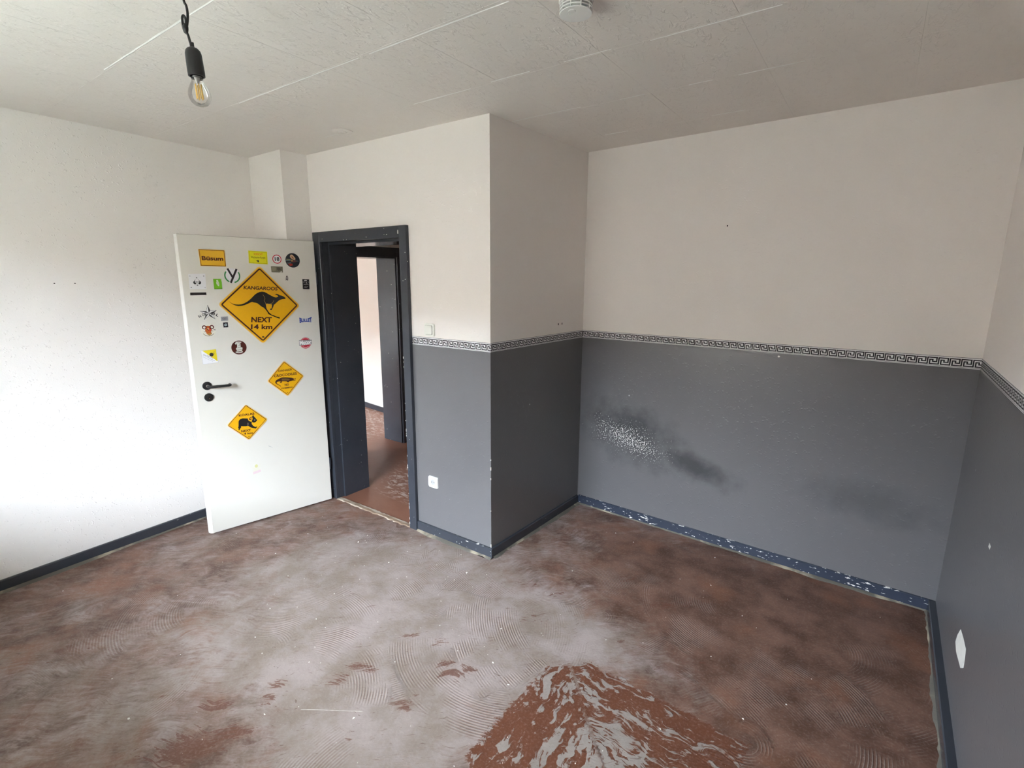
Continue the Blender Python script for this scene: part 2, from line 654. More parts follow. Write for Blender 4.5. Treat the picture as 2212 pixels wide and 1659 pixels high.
def hall_floor_mat():
    t = NT('hall_screed')
    x, y, z = t.sep(t.pos())
    xy = t.comb(x, y, 0.0)
    base = t.mix(t.noise(xy, 5.0, 4.0), (0.21, 0.085, 0.05), (0.27, 0.13, 0.085))
    n = t.noise(t.vmul(xy, (14.0, 34.0, 1.0)), 1.0, 4.0, 0.6, 1.0)
    deep = t.step(y, 2.36, 2.46)
    hot = t.ma('ADD', t.step(t.ma('ADD', x, t.ma('MULTIPLY', y, .55)), -1.90, -1.70), t.step(x, -4.1, -4.6), clamp=True)
    f = t.ma('MULTIPLY', t.step(n, 0.50, 0.60), t.ma('MULTIPLY', deep, hot))
    c = t.mix(t.ma('MULTIPLY', f, 0.8), base, (0.52, 0.43, 0.38))
    return t.set(c, 0.42, 0.5, t.bump(n, 0.4, 0.003))


M['floor'] = floor_mat()
M['hall_floor'] = hall_floor_mat()

# ------------------------------------------------------------------ the shell
H = 2.5
C = Vector((-1.7662, 2.1873)); F = Vector((-1.7369, 3.1994)); R = Vector((0.3738, 3.1417))
LN = Vector((-3.7072 - 0.0595 * (WIN_Y - 1.0), WIN_Y)); LD = Vector((-3.7745, 2.1371)); RN = Vector((0.3738, WIN_Y))


class Wall:
    def __init__(self, p, q):
        self.p, self.q = Vector(p), Vector(q)
        d = (self.q - self.p)
        self.len = d.length
        self.d = d.normalized()
        self.m = frame_matrix((self.p.x, self.p.y, 0), (self.d.x, self.d.y, 0), (0, 0, 1))


WL, WD, WS, WF, WR, WW = Wall(LN, LD), Wall(LD, C), Wall(C, F), Wall(F, R), Wall(R, RN), Wall(RN, LN)


def wall_obj(name, wall, boxes, mat):
    bm = bmesh.new()
    for b in boxes:
        add_box(bm, b[0], b[1], b[2], b[3], b[4], b[5])
    return tag(link(name, bm_mesh(bm, name), mat, None, wall.m), kind='structure')


# openings in wall coordinates
U0, U1, DZ = 0.515, 1.347, 1.925          # rough opening of the door
TH = 0.265
wall_left = wall_obj('wall_left', WL, [(-0.3, WL.len + 0.3, -0.02, H + 0.02, -0.10, 0)], M['wall'])
wall_door = wall_obj('wall_back_door', WD, [(-0.05, U0, -0.02, H + 0.02, -TH, 0), (U1, WD.len, -0.02, H + 0.02, -TH, 0), (U0, U1, DZ, H + 0.02, -TH, 0)], M['dado'])
wall_side = wall_obj('wall_side', WS, [(0.001, WS.len + 0.1, -0.02, H + 0.02, -0.12, 0)], M['dado'])
wall_far = wall_obj('wall_back', WF, [(0.0, WF.len + 0.12, -0.02, H + 0.02, -0.12, 0)], M['dado_far'])
wall_right = wall_obj('wall_right', WR, [(0.0, WR.len + 0.3, -0.02, H + 0.02, -0.12, 0)], M['dado'])
wu0, wu1 = RN.x - WIN_X1, RN.x - WIN_X0
wall_window = wall_obj('wall_front', WW, [(-0.12, wu0, -0.02, H + 0.02, -0.30, 0), (wu1, WW.len + 0.1, -0.02, H + 0.02, -0.30, 0), (wu0, wu1, -0.02, WIN_Z0, -0.30, 0), (wu0, wu1, WIN_Z1, H + 0.02, -0.30, 0)], M['wall'])

# chimney breast in the corner
bm = bmesh.new()
px = -3.353
add_hex(bm, [(-3.80, 1.955, 0), (px, 1.955, 0), (px, 2.20, 0), (-3.80, 2.20, 0), (-3.80, 1.955, H), (px, 1.955, H), (px, 2.20, H), (-3.80, 2.20, H)])
tag(link('wall_pillar', bm_mesh(bm, 'wall_pillar'), M['wall']), kind='structure')

# hall and the room beyond
HX = -3.885                                    # face of the hall's left wall
D2Y0, D2Y1, D2Z = 2.56, 3.362, 1.868          # second doorway
bm = bmesh.new()
add_box(bm, -4.15, HX, 2.40, D2Y0, 0, H)
add_box(bm, -4.15, HX, D2Y1, 4.6, 0, H)
add_box(bm, -4.15, HX, D2Y0, D2Y1, D2Z, H)
add_box(bm, -4.165, -3.88, WIN_Y - 0.1, 2.42, 0, H)
tag(link('wall_hall_left', bm_mesh(bm, 'wall_hall'), M['wall']), kind='structure')
bm = bmesh.new()
add_box(bm, HX, -1.7, 4.5, 4.6, 0, H)
tag(link('wall_hall_end', bm_mesh(bm, 'wall_hall_end'), M['wall']), kind='structure')
bm = bmesh.new()
add_box(bm, -1.86, -1.84, 3.1, 4.6, 0, H)
tag(link('wall_hall_right', bm_mesh(bm, 'wall_hall_right'), M['wall']), kind='structure')
bm = bmesh.new()
add_hex(bm, [(-7.4, 4.36, 0), (-4.1, 3.93, 0), (-4.1, 4.1, 0), (-7.4, 4.55, 0), (-7.4, 4.36, H), (-4.1, 3.93, H), (-4.1, 4.1, H), (-7.4, 4.55, H)])
tag(link('wall_beyond_back', bm_mesh(bm, 'wall_beyond'), M['wall']), kind='structure')
bm = bmesh.new()
add_box(bm, -7.4, -7.3, WIN_Y - 0.1, 4.6, 0, H)
tag(link('wall_beyond_left', bm_mesh(bm, 'wall_beyond_left'), M['wall']), kind='structure')
bm = bmesh.new()
for b in ((-7.4, W2_X0, 0, H), (W2_X1, -4.1, 0, H), (W2_X0, W2_X1, 0, WIN_Z0), (W2_X0, W2_X1, WIN_Z1, H)):
    add_box(bm, b[0], b[1], WIN_Y - 0.30, WIN_Y, b[2], b[3])
tag(link('wall_beyond_front', bm_mesh(bm, 'wall_beyond_front'), M['wall']), kind='structure')
bm = bmesh.new()
add_box(bm, -7.4, -1.76, 2.18, 4.6, H, H + 0.1)
add_box(bm, -7.4, -3.84, WIN_Y - 0.3, 2.2, H, H + 0.1)
tag(link('ceiling_hall', bm_mesh(bm, 'ceiling_hall'), M['wall']), kind='structure')
bm = bmesh.new()
add_box(bm, -7.4, -1.80, 2.155, 4.6, -0.08, 0.0)
add_box(bm, -7.4, -3.80, WIN_Y - 0.3, 2.155, -0.08, 0.0)
tag(link('floor_hall', bm_mesh(bm, 'floor_hall'), M['hall_floor']), kind='structure')

# ------------------------------------------------------------------ floor
def build_floor():
    s = 0.0125
    xs = np.arange(-3.84, 0.42, s)
    ys = np.arange(WIN_Y - 0.05, 3.26, s)
    X, Y = np.meshgrid(xs, ys)
    nx, ny = len(xs), len(ys)
    rng = np.random.default_rng(7)
    res = np.full_like(X, 0.46)
    for cx, cy, r, a in [(-1.9, 1.6, .75, .42), (-1.3, 1.85, .5, .28), (-1.25, 1.3, .5, .38), (-2.35, 1.3, .55, .30), (-1.6, .95, .5, .30), (-2.5, 1.75, .45, .15),
                         (-3.2, .75, .65, -.20), (-.25, 2.35, .75, -.75), (.05, 2.0, .6, -.45), (-.6, 2.55, .4, -.40), (.1, 2.9, .5, -.40), (-1.05, 2.55, .35, -.30),
                         (-2.7, 2.05, .30, -.40), (-2.2, .4, .6, .10), (-1.78, .55, .22, -.45), (-.95, 1.9, .28, .45), (-.35, 1.95, .25, .30), (-1.35, 2.85, .3, -.15),
                         (-1.45, 2.2, .25, -.28), (-2.9, 1.5, .35, -.2), (-1.35, .75, .3, .25), (-.6, 2.05, .3, .25)]:
        res += a * np.exp(-((X - cx) ** 2 + (Y - cy) ** 2) / (r * r))
    comb = np.zeros_like(X)
    phase = np.zeros_like(X)
    arcs = []
    for k in range(34):
        arcs.append((rng.uniform(-3.3, .2), rng.uniform(-.1, 3.0), rng.uniform(.05, .35), rng.uniform(.35, .75), rng.uniform(-math.pi, math.pi), rng.uniform(.5, 1.1), rng.uniform(.15, .6)))
    arcs += [(-1.10, 1.90, .18, .74, math.radians(130), math.radians(62), 1.0), (-.85, 2.25, .60, 1.0, math.radians(228), math.radians(28), .9),
             (-1.25, 1.75, .28, .62, math.radians(262), math.radians(40), .8), (-.75, 1.2, .78, 1.22, math.radians(62), math.radians(28), .7),
             (-1.80, .80, .25, .50, math.radians(85), math.radians(50), .8), (-2.05, 1.25, .30, .62, math.radians(110), math.radians(50), .6),
             (-.68, 2.30, .02, .09, 0, math.pi, .9), (-.98, 2.09, .02, .07, 1.5, 2.4, .8), (-.25, 1.95, .30, .52, math.radians(20), math.radians(60), .9),
             (-.40, 2.60, .15, .55, math.radians(235), math.radians(45), .9), (-1.25, 1.05, .15, .42, math.radians(120), math.radians(45), .7), (-.24, 1.76, .03, .13, 0, 2.2, .9),
             (-2.40, 2.35, .25, .55, math.radians(275), math.radians(35), .5)]
    for cx, cy, r0, r1, a, da, amp in arcs:
        dx, dy = X - cx, Y - cy
        r = np.hypot(dx, dy)
        ang = (np.arctan2(dy, dx) - a + math.pi) % (2 * math.pi) - math.pi
        e = np.minimum(np.minimum((r - r0) / .03, (r1 - r) / .03), (da - np.abs(ang)) * np.maximum(r, .05) / .05)
        w = np.clip(e, 0, 1) * amp
        m = w > comb * 0.9
        comb = np.where(m, w, comb)
        phase = np.where(m, r, phase)
    red = np.zeros_like(X)
    for cx, cy, r, a in [(-1.68, 1.14, .07, .9), (-1.62, 1.165, .05, 1), (-1.675, 1.045, .06, .9), (-1.38, 1.38, .06, .9), (-1.655, 1.415, .05, .9), (-1.33, 1.367, .08, 1), (-1.365, 1.127, .07, .9), (-1.957, .686, .10, .8),
                         (-1.82, .82, .06, .9), (-1.856, .88, .05, .9), (-1.838, .523, .16, 1.0), (-1.773, .653, .12, .9), (.168, 2.02, .08, .5), (-1.42, 2.11, .14, .6), (-1.02, 2.47, .10, .6), (-.72, 2.38, .12, .7), (-1.50, 2.3, .12, .5),
                         (-2.95, 1.95, .05, .9), (-1.28, 1.41, .05, .8), (-.82, 1.98, .03, .9), (-.62, 1.93, .04, .9), (-1.5, 1.47, .05, .7), (-1.25, 2.1, .1, .6), (-.15, 1.45, .1, .7), (-1.25, 1.87, .09, .55), (-.2, 2.0, .1, .5)]:
        q = np.hypot((X - cx) * .75 + (Y - cy) * .66, ((Y - cy) * .75 - (X - cx) * .66) * 1.7)
        red = np.maximum(red, a * np.exp(-(q / r) ** 2))
    for k in range(60):
        cx, cy, r = rng.uniform(-3.2, .2), rng.uniform(.1, 2.9), rng.uniform(.012, .04)
        q = np.hypot((X - cx) * .75 + (Y - cy) * .66, ((Y - cy) * .75 - (X - cx) * .66) * 2.6)
        red = np.maximum(red, .75 * np.exp(-(q / r) ** 2))
    # rectangle with an open near side where the covering was torn away
    xl, yt, xr, yb = -1.015, 1.775, -.215, .95
    ps = np.minimum(X - xl - .04 * np.clip((Y - 1.45), 0, 1), yt - Y - .03 * np.clip(X + .8, 0, 1))
    ins = np.minimum(np.minimum(ps, xr - X), (Y - yb) - 0.0)
    cut = ((X - xl) + (yt - Y)) * .7071 - .10        # the corner is knocked off
    ins = np.minimum(ins, cut)
    ins = np.minimum(ins, (Y - 1.10) + .55 * (X + 1.015))
    patch = np.clip(.5 + ins / .07, -.3, 1.4)
    side = (X - xl - .04 * np.clip((Y - 1.45), 0, 1) > yt - Y - .03 * np.clip(X + .8, 0, 1)).astype(float)
    smear = 1.3 * np.exp(-((X + .68) ** 2 + (Y - 1.42) ** 2) / .14 ** 2) + .8 * np.exp(-((X + .86) ** 2 + (Y - 1.62) ** 2) / .08 ** 2)
    me = bpy.data.meshes.new('floor')
    co = np.stack([X.ravel(), Y.ravel(), np.zeros(X.size)], 1)
    ii = np.arange(nx * ny).reshape(ny, nx)
    q = np.stack([ii[:-1, :-1], ii[:-1, 1:], ii[1:, 1:], ii[1:, :-1]], -1).reshape(-1, 4)
    cxy = co[q].mean(1)
    keepf = ~((cxy[:, 0] < -1.80) & (cxy[:, 1] > 2.17))
    q = q[keepf]
    me.vertices.add(len(co)); me.vertices.foreach_set('co', co.ravel())
    me.loops.add(q.size); me.loops.foreach_set('vertex_index', q.ravel().astype(np.int32))
    me.polygons.add(len(q)); me.polygons.foreach_set('loop_start', (np.arange(len(q)) * 4).astype(np.int32))
    me.update(calc_edges=True)
    for nm, arr in (('residue', res), ('comb', comb), ('phase', phase), ('red', red), ('patch', patch), ('ps', ps), ('side', side), ('smear', smear)):
        at = me.attributes.new(nm, 'FLOAT', 'POINT')
        at.data.foreach_set('value', arr.ravel().astype(np.float32))
    return tag(link('floor', me, M['floor']), kind='structure')


floor = build_floor()

# ------------------------------------------------------------------ ceiling of square tiles
bm = bmesh.new()
add_box(bm, -3.9, 0.5, WIN_Y - 0.32, 3.35, H, H + 0.1)
ceiling = tag(link('ceiling', bm_mesh(bm, 'ceiling'), M['ceil']), kind='structure')
TX, TY = 0.485, 0.507
tile_me = box_mesh('tile', -TX / 2 + .0001, TX / 2 - .0001, -TY / 2 + .0001, TY / 2 - .0001, -0.006, 0.0, 0.0006, 1)
rng = random.Random(3)
first = True
tile_rot = 0.015
for j in range(-3, 6):
    for i in range(0, 9):
        yc = 0.862 + TY * (j - 0.5) + 0.0
        xc = 0.155 - TX * i + 0.08
        xx = xc * math.cos(tile_rot) - yc * math.sin(tile_rot) + 0.02
        yy = yc * math.cos(tile_rot) + xc * math.sin(tile_rot) + 0.028
        if xx < -3.95 or xx > 0.55 or yy < WIN_Y - 0.3 or yy > 3.4 or (xx < -2.05 and yy > 2.45):
            continue
        if first:
            o = link('tile', tile_me, M['ceil'], ceiling)
            first = False
        else:
            o = bpy.data.objects.new('tile', tile_me)
            COL.objects.link(o)
            o.parent = ceiling
        o.location = (xx, yy, H + rng.uniform(-0.0002, 0.0))
        o.rotation_euler = (0, 0, tile_rot + rng.uniform(-.002, .002))


def seam(x0, x1, y, w):
    bm = bmesh.new()
    n = 14
    V = []
    for k in range(n + 1):
        x = x0 + (x1 - x0) * k / n
        ww = w * (0.35 + 0.65 * math.sin(math.pi * min(max(k / n, .04), .96)) ** .5) * rng.uniform(.6, 1.2)
        yy = y + .022 * (x + 1.5) + rng.uniform(-.0006, .0006)
        V.append([bm.verts.new((x, yy - ww, H - .0058)), bm.verts.new((x, yy, H - .0078)), bm.verts.new((x, yy + ww, H - .0058))])
    for a, b in zip(V, V[1:]):
        bm.faces.new((a[0], a[1], b[1], b[0]))
        bm.faces.new((a[1], a[2], b[2], b[1]))
    return link('seam_filler', bm_mesh(bm, 'seam_filler'), M['seam'], ceiling)


for x0, x1, y, w in [(-2.70, -1.75, .868, .0042), (-2.66, -1.76, 1.388, .0040), (-1.70, -1.05, 1.388, .0042), (-2.85, -2.65, 1.99, .003), (-1.98, -1.62, 1.878, .0040), (-1.50, -1.30, 1.868, .0038), (-1.14, -.94, 1.868, .0032),
                     (-.80, -.38, 1.884, .0042), (-1.77, -1.34, 2.372, .0040), (-1.14, -1.02, 2.382, .003), (-.82, -.72, 2.382, .0032), (-.62, -.38, 2.388, .0028), (-1.46, -1.32, 2.885, .003), (-.86, -.70, 2.872, .003)]:
    seam(x0, x1, y, w * 1.25)

# ------------------------------------------------------------------ baseboards
BH, BT = 0.064, 0.015


def baseboard(name, wall, u0, u1, mat, seed=1, bead=True, BT=BT):
    bm = bmesh.new()
    prof = [(0, 0), (BT, 0), (BT, BH - .004), (BT - .004, BH), (0, BH)]
    ends = []
    for u in (u0, u1):
        ends.append([bm.verts.new((u, v, w)) for w, v in prof])
    n = len(prof)
    for i in range(n):
        bm.faces.new((ends[0][i], ends[0][(i + 1) % n], ends[1][(i + 1) % n], ends[1][i]))
    bm.faces.new(ends[0][::-1]); bm.faces.new(ends[1])
    o = tag(link(name, bm_mesh(bm, name), mat, None, wall.m), kind='structure')
    if bead:
        rg = random.Random(seed)
        bm = bmesh.new()
        rows = []
        L = u1 - u0
        m = max(6, int(L / .03))
        wd = .012
        for k in range(m + 1):
            wd = min(.034, max(.004, wd + rg.uniform(-.008, .008)))
            u = u0 + L * k / m
            rows.append([bm.verts.new((u, .009, BT - .001)), bm.verts.new((u, .0055, BT + wd * .45)), bm.verts.new((u, -.002, BT + wd))])
        for a, b in zip(rows, rows[1:]):
            bm.faces.new((a[0], a[1], b[1], b[0]))
            bm.faces.new((a[1], a[2], b[2], b[1]))
        link('filler_bead', bm_mesh(bm, 'filler_bead', True), M['filler'], o)
    return o


baseboard('baseboard_left', WL, 0, WL.len - .19, M['paint_few'], seed=4)
baseboard('baseboard_back_door', WD, 1.394, WD.len + BT, M['paint_chip'], seed=5)
baseboard('baseboard_side', WS, 0.0, WS.len - BT, M['paint_few'], seed=6)
baseboard('baseboard_back', WF, BT, WF.len - BT, M['paint_most'], seed=8)
baseboard('baseboard_right', WR, 0, WR.len, M['paint'], seed=9, BT=.03)
baseboard('baseboard_front', WW, 0, WW.len, M['paint'], bead=False)
wb = Wall((-7.3, 4.347), (-4.1, 3.93))
baseboard('baseboard_beyond', wb, 0, wb.len, M['paint'], bead=False)

# ------------------------------------------------------------------ wallpaper border with meander print
UNIT = 0.0416


def border(name, wall, u0, u1, phase, label):
    hh = D1 - D0
    o = tag(link(name, box_mesh(name, u0, u1, D0, D1, 0, .0006), M['paper'], None, wall.m), kind='structure')
    bm = bmesh.new()
    z = .0009

    def rect(a0, a1, b0, b1):
        a0, a1 = max(a0, u0), min(a1, u1)
        if a1 - a0 < 1e-5:
            return
        v = [bm.verts.new(p) for p in ((a0, b0, z), (a1, b0, z), (a1, b1, z), (a0, b1, z))]
        bm.faces.new(v)
    rect(u0, u1, D0 + .955 * hh, D0 + .99 * hh)
    rect(u0, u1, D0 + .085 * hh, D0 + .115 * hh)
    rect(u0, u1, D0 + .0 * hh, D0 + .018 * hh)
    top, bot = D0 + .80 * hh, D0 + .225 * hh
    sw = UNIT * .125
    path = [(0, 1), (0, 0), (.82, 0), (.82, .63), (.47, .63), (.47, .33), (.205, .33), (.205, 1), (1.0, 1)]
    k0 = int(math.floor((u0 - phase) / UNIT)) - 1
    k1 = int(math.ceil((u1 - phase) / UNIT)) + 1
    for k in range(k0, k1):
        b = phase + k * UNIT
        for (ax, ay), (bx, by) in zip(path, path[1:]):
            xa, xb = sorted((b + ax * UNIT, b + bx * UNIT))
            ya, yb = sorted((top + (bot - top) * ay, top + (bot - top) * by))
            rect(xa - sw / 2, xb + sw / 2, ya - sw / 2, yb + sw / 2)
    link('meander_print', bm_mesh(bm, 'meander_print'), M['ink'], o)
    return o


border('trim_1', WD, 1.392, WD.len, 1.40, '')
border('trim_2', WS, 0.0, WS.len, .012, '')
border('trim_3', WF, 0.0, WF.len, .004, '')
border('trim_4', WR, 0.0, WR.len, .02, '')

# ------------------------------------------------------------------ door frames
def door_frame():
    root = tag(empty('door_frame', WD.m), kind='structure')
    a, b, z = 0.532, 1.330, 1.909                    # clear edge of the casing
    ol, orr, ot = 0.457, 1.393, 1.979
    cw = 0.025
    link('casing', box_mesh('casing', ol, a, 0, ot, 0, cw, .002, 1), M['paint_few'], root)
    link('casing', box_mesh('casing', b, orr, 0, ot, 0, cw, .002, 1), M['paint_few'], root)
    link('casing_head', box_mesh('casing_head', a, b, z, ot, 0, cw - .0004, .002, 1), M['paint_few'], root)
    # linings, stepped for the rebate
    bm = bmesh.new()
    add_box(bm, U0, a, 0, DZ, -TH - .012, .0)
    add_box(bm, a, a + .014, 0, z, -TH - .012, -.045)
    link('lining', bm_mesh(bm, 'lining'), M['paint_few'], root)
    bm = bmesh.new()
    add_box(bm, b, U1, 0, DZ, -TH - .012, .0)
    add_box(bm, b - .014, b, 0, z, -TH - .012, -.045)
    link('lining', bm_mesh(bm, 'lining'), M['paint_chip'], root)
    bm = bmesh.new()
    add_box(bm, a, b, z, DZ, -TH - .012, .0)
    add_box(bm, a, b, z - .014, z, -TH - .012, -.045)
    link('lining_head', bm_mesh(bm, 'lining_head'), M['paint'], root)
    # white flakes along the worn casing edges
    for (u, v, du, dv) in [(1.322, 1.931, .016, .022), (.80, 1.914, .008, .004), (.832, 1.914, .005, .004), (1.20, 1.965, .008, .004), (1.20, 1.93, .007, .004), (1.225, 1.93, .009, .003)]:
        link('bare_flake', box_mesh('bare_flake', u, u + du * .45, v, v + dv, cw, cw + .0006), M['plaster'], root)
    rg = random.Random(11)
    for k in range(26):
        v = rg.uniform(.02, .95) ** 1.3 * 1.25
        h = rg.uniform(.004, .014)
        link('bare_flake', box_mesh('bare_flake', b - .0006, b + rg.uniform(.001, .004), v, v + h, cw - .004, cw + .0006), M['plaster'], root)
    return root


door_frame()

root2 = tag(empty('door_frame'), kind='structure')
link('casing', box_mesh('casing', HX, HX + .022, D2Y1 - .002, D2Y1 + .075, 0, 1.955, .002, 1), M['paint_few'], root2)
link('casing', box_mesh('casing', HX, HX + .022, D2Y0 - .075, D2Y0 + .002, 0, 1.955, .002, 1), M['paint'], root2)
link('casing_head', box_mesh('casing_head', HX, HX + .0215, D2Y0, D2Y1, D2Z, 1.955, .002, 1), M['paint'], root2)
link('lining', box_mesh('lining', -4.16, HX + .002, D2Y1 - .012, D2Y1, 0, D2Z, .001, 1), M['paint_few'], root2)
link('lining', box_mesh('lining', -4.16, HX + .002, D2Y0, D2Y0 + .012, 0, D2Z, .001, 1), M['paint'], root2)
link('lining_head', box_mesh('lining_head', -4.16, HX + .002, D2Y0 + .012, D2Y1 - .012, D2Z - .012, D2Z, .001, 1), M['paint'], root2)

# worn threshold strip left in the doorway
t = NT('worn_threshold')
v = t.obj()
cc = t.mix(t.step(t.noise(t.vmul(v, (6, 1, 40)), 1.0, 4.0), .42, .6), (.27, .19, .13), (.47, .40, .32))
mt = t.set(cc, .7, .3, t.bump(t.noise(v, 50, 3), .5, .004))
bm = bmesh.new()
rg = random.Random(2)
rows = []
for k in range(41):
    u = .535 + .792 * k / 40
    f_, b_ = .026 + rg.uniform(-.006, .006), -.018 + rg.uniform(-.004, .004)
    rows.append([bm.verts.new((u, 0.0, f_)), bm.verts.new((u, .004 + rg.uniform(0, .002), f_ - .006)), bm.verts.new((u, .004 + rg.uniform(0, .002), b_ + .004)), bm.verts.new((u, 0.0, b_))])
for a, b in zip(rows, rows[1:]):
    for i in range(3):
        bm.faces.new((a[i], a[i + 1], b[i + 1], b[i]))
tag(link('trim_threshold', bm_mesh(bm, 'threshold'), mt, None, WD.m), kind='structure')

# ------------------------------------------------------------------ the open door
LA = Vector((-3.40488, 1.29929, 0)); LDIR = Vector((0.185963, 0.982557, 0)); LNRM = Vector((0.982557, -0.185963, 0))
LEAF = frame_matrix(LA, LDIR, (0, 0, 1))            # x along the leaf from the free edge, y up, z towards the room
LW, LZ0, LZ1, LT = 0.806, 0.012, 1.915, 0.040
bm = bmesh.new()
add_box(bm, 0, LW, LZ0, LZ1, -.017, 0)
bmesh.ops.bevel(bm, geom=list(bm.edges), offset=.0015, segments=1, affect='EDGES')
door = tag(link('door_1', bm_mesh(bm, 'door_1'), M['door'], None, LEAF), kind='structure')
bm = bmesh.new()
add_box(bm, .013, LW - .013, LZ0, LZ1 - .013, -LT, -.017)
link('rebate_core', bm_mesh(bm, 'rebate_core'), M['door_edge'], door)
# pale lipping on the free edge, thicker towards the floor
bm = bmesh.new()
add_hex(bm, [(-.020, LZ0, -.034), (-.0115, LZ0, -.010), (0, LZ0, 0), (.012, LZ0, -.034), (-.009, LZ1, -.034), (-.005, LZ1, -.010), (0, LZ1, 0), (.012, LZ1, -.034)])
link('edge_lipping', bm_mesh(bm, 'edge_lipping'), M['door_edge'], door)
# worn raw top edge
link('top_edge', box_mesh('top_edge', .002, LW - .002, LZ1 - .0004, LZ1 + .0012, -.0165, -.0006), plain('raw_edge', (.30, .27, .21), .9, .1, var=.4, scale=12), door)
# strike and latch face on the free edge
link('lock_face', box_mesh('lock_face', .0118, .0132, .87, 1.09, -.036, -.019), M['chrome'], door)


def rosette(cx, cy, r, name):
    me = lathe_mesh(name, [(0, 0), (r, 0), (r, .005), (r - .003, .009), (r * .55, .010), (0, .010)], 40)
    return link(name, me, M['black_plastic'], door, Matrix.Translation((cx, cy, 0)))


ro = rosette(.0640, .998, .0262, 'handle_rosette')
kr = rosette(.0668, .9235, .0262, 'key_rosette')
slot = []
for k in range(13):
    a = math.radians(-30 + 240 * k / 12)
    slot.append((.0042 * math.cos(a), .004 + .0042 * math.sin(a)))
slot += [(-.0022, -.010), (.0022, -.010)]
link('keyhole', slab_mesh('keyhole', [slot], .0101, .0105), M['hole'], kr)
link('keyhole_glint', box_mesh('keyhole_glint', .000, .0022, -.0095, -.004, .0105, .0110), plain('brass', (.5, .3, .12), .3, .5, 1.0), kr)
bm = bmesh.new()
tube(bm, [(0, 0, .008), (0, 0, .030)], .0098, 18)
link('handle_neck', bm_mesh(bm, 'handle_neck', True), M['chrome'], ro)
bm = bmesh.new()
hp = spline([(0, 0, .022), (0, 0, .044), (.004, -.0005, .053), (.016, -.001, .057), (.06, -.002, .057), (.105, -.003, .057), (.117, -.003, .053), (.122, -.003, .043), (.122, -.003, .028)], 6)
tube(bm, hp, .0085, 14)
hd = link('handle', bm_mesh(bm, 'handle', True), M['black_plastic'], door, Matrix.Translation((.0640, .998, 0)))
bm = bmesh.new()
tube(bm, [(.122, -.003, .030), (.122, -.003, .026)], .0087, 14)
tube(bm, [(.001, 0, .0425), (.0005, 0, .047)], .0088, 14)
link('handle_ring', bm_mesh(bm, 'handle_ring', True), M['chrome'], hd)
for z in (.25, 1.62):
    bm = bmesh.new()
    tube(bm, [(LW + .006, z, -.006), (LW + .006, z + .09, -.006)], .0075, 12)
    link('hinge', bm_mesh(bm, 'hinge', True), M['paint'], door)
# scuff on the lower leaf
link('scuff', slab_mesh('scuff', [[(.385, .533), (.402, .524), (.420, .507), (.412, .512), (.395, .523)]], .0002, .0004), plain('scuff_grey', (.50, .50, .48), .8, .1), door)

# ------------------------------------------------------------------ signs and stickers on the door
COLS = {}


def ink(c, rough=.45, spec=.4):
    k = (tuple(round(x, 3) for x in c), rough)
    if k not in COLS:
        COLS[k] = plain('print_%d' % len(COLS), c, rough, spec, var=.04, scale=60)
    return COLS[k]


BLACK = (.012, .011, .011); WHITE = (.80, .80, .79); BROWN = (.062, .012, .008)
SIGN = (.78, .40, .004); SIGN_EDGE = (.80, .50, .16)


def cm(pts, o=(0, 0)):
    return [(p[0] / 100.0 - o[0], p[1] / 100.0 - o[1]) for p in pts]


class Sticker:
    """flat thing on the leaf; all outlines in cm from the free edge / floor"""
    def __init__(self, name, outline, label, cat, col, t=.0006, group=None, rnd=0.0, rough=.35):
        pts = cm(outline)
        self.o = (sum(p[0] for p in pts) / len(pts), sum(p[1] for p in pts) / len(pts))
        pts = cm(outline, self.o)
        if rnd:
            pts = rounded(pts, rnd)
        self.pts = pts
        self.t = t
        self.z = t
        mw = LEAF @ Matrix.Translation((self.o[0], self.o[1], .0003))
        self.root = link(name, slab_mesh(name, [pts], 0, t), ink(col, rough), None, mw)
        tag(self.root, label, cat, group or ('stickers on the white door' if cat == 'sticker' else None))
        self.lay = 0

    def up(self):
        self.lay += 1
        return self.t + .00012 * self.lay

    def shape(self, name, outlines, col, parent=None, raw=False, rough=.45):
        z = self.up()
        polys = outlines if raw else [cm(p, self.o) for p in outlines]
        return link(name, slab_mesh(name, polys, z - .0001, z), ink(col, rough), parent or self.root)

    def pieces(self, name, outlines, col):
        for p in outlines:
            self.shape(name, [p], col)

    def ring(self, name, outer, inner, col):
        z = self.up()
        return link(name, ring_mesh(name, outer, inner, z - .0001, z), ink(col), self.root)

    def text(self, s, bl, br, tl, col, bold=0.0, name='lettering', warp=None):
        z = self.up()
        a, b, c = cm([bl, br, tl], self.o)
        return link(name, text_polys(s, a, b, c, z, name, bold, warp), ink(col), self.root)

    def circ(self, name, cx, cy, r, col, ry=None, n=36):
        return self.shape(name, [circle(cx, cy, r, n, ry)], col)


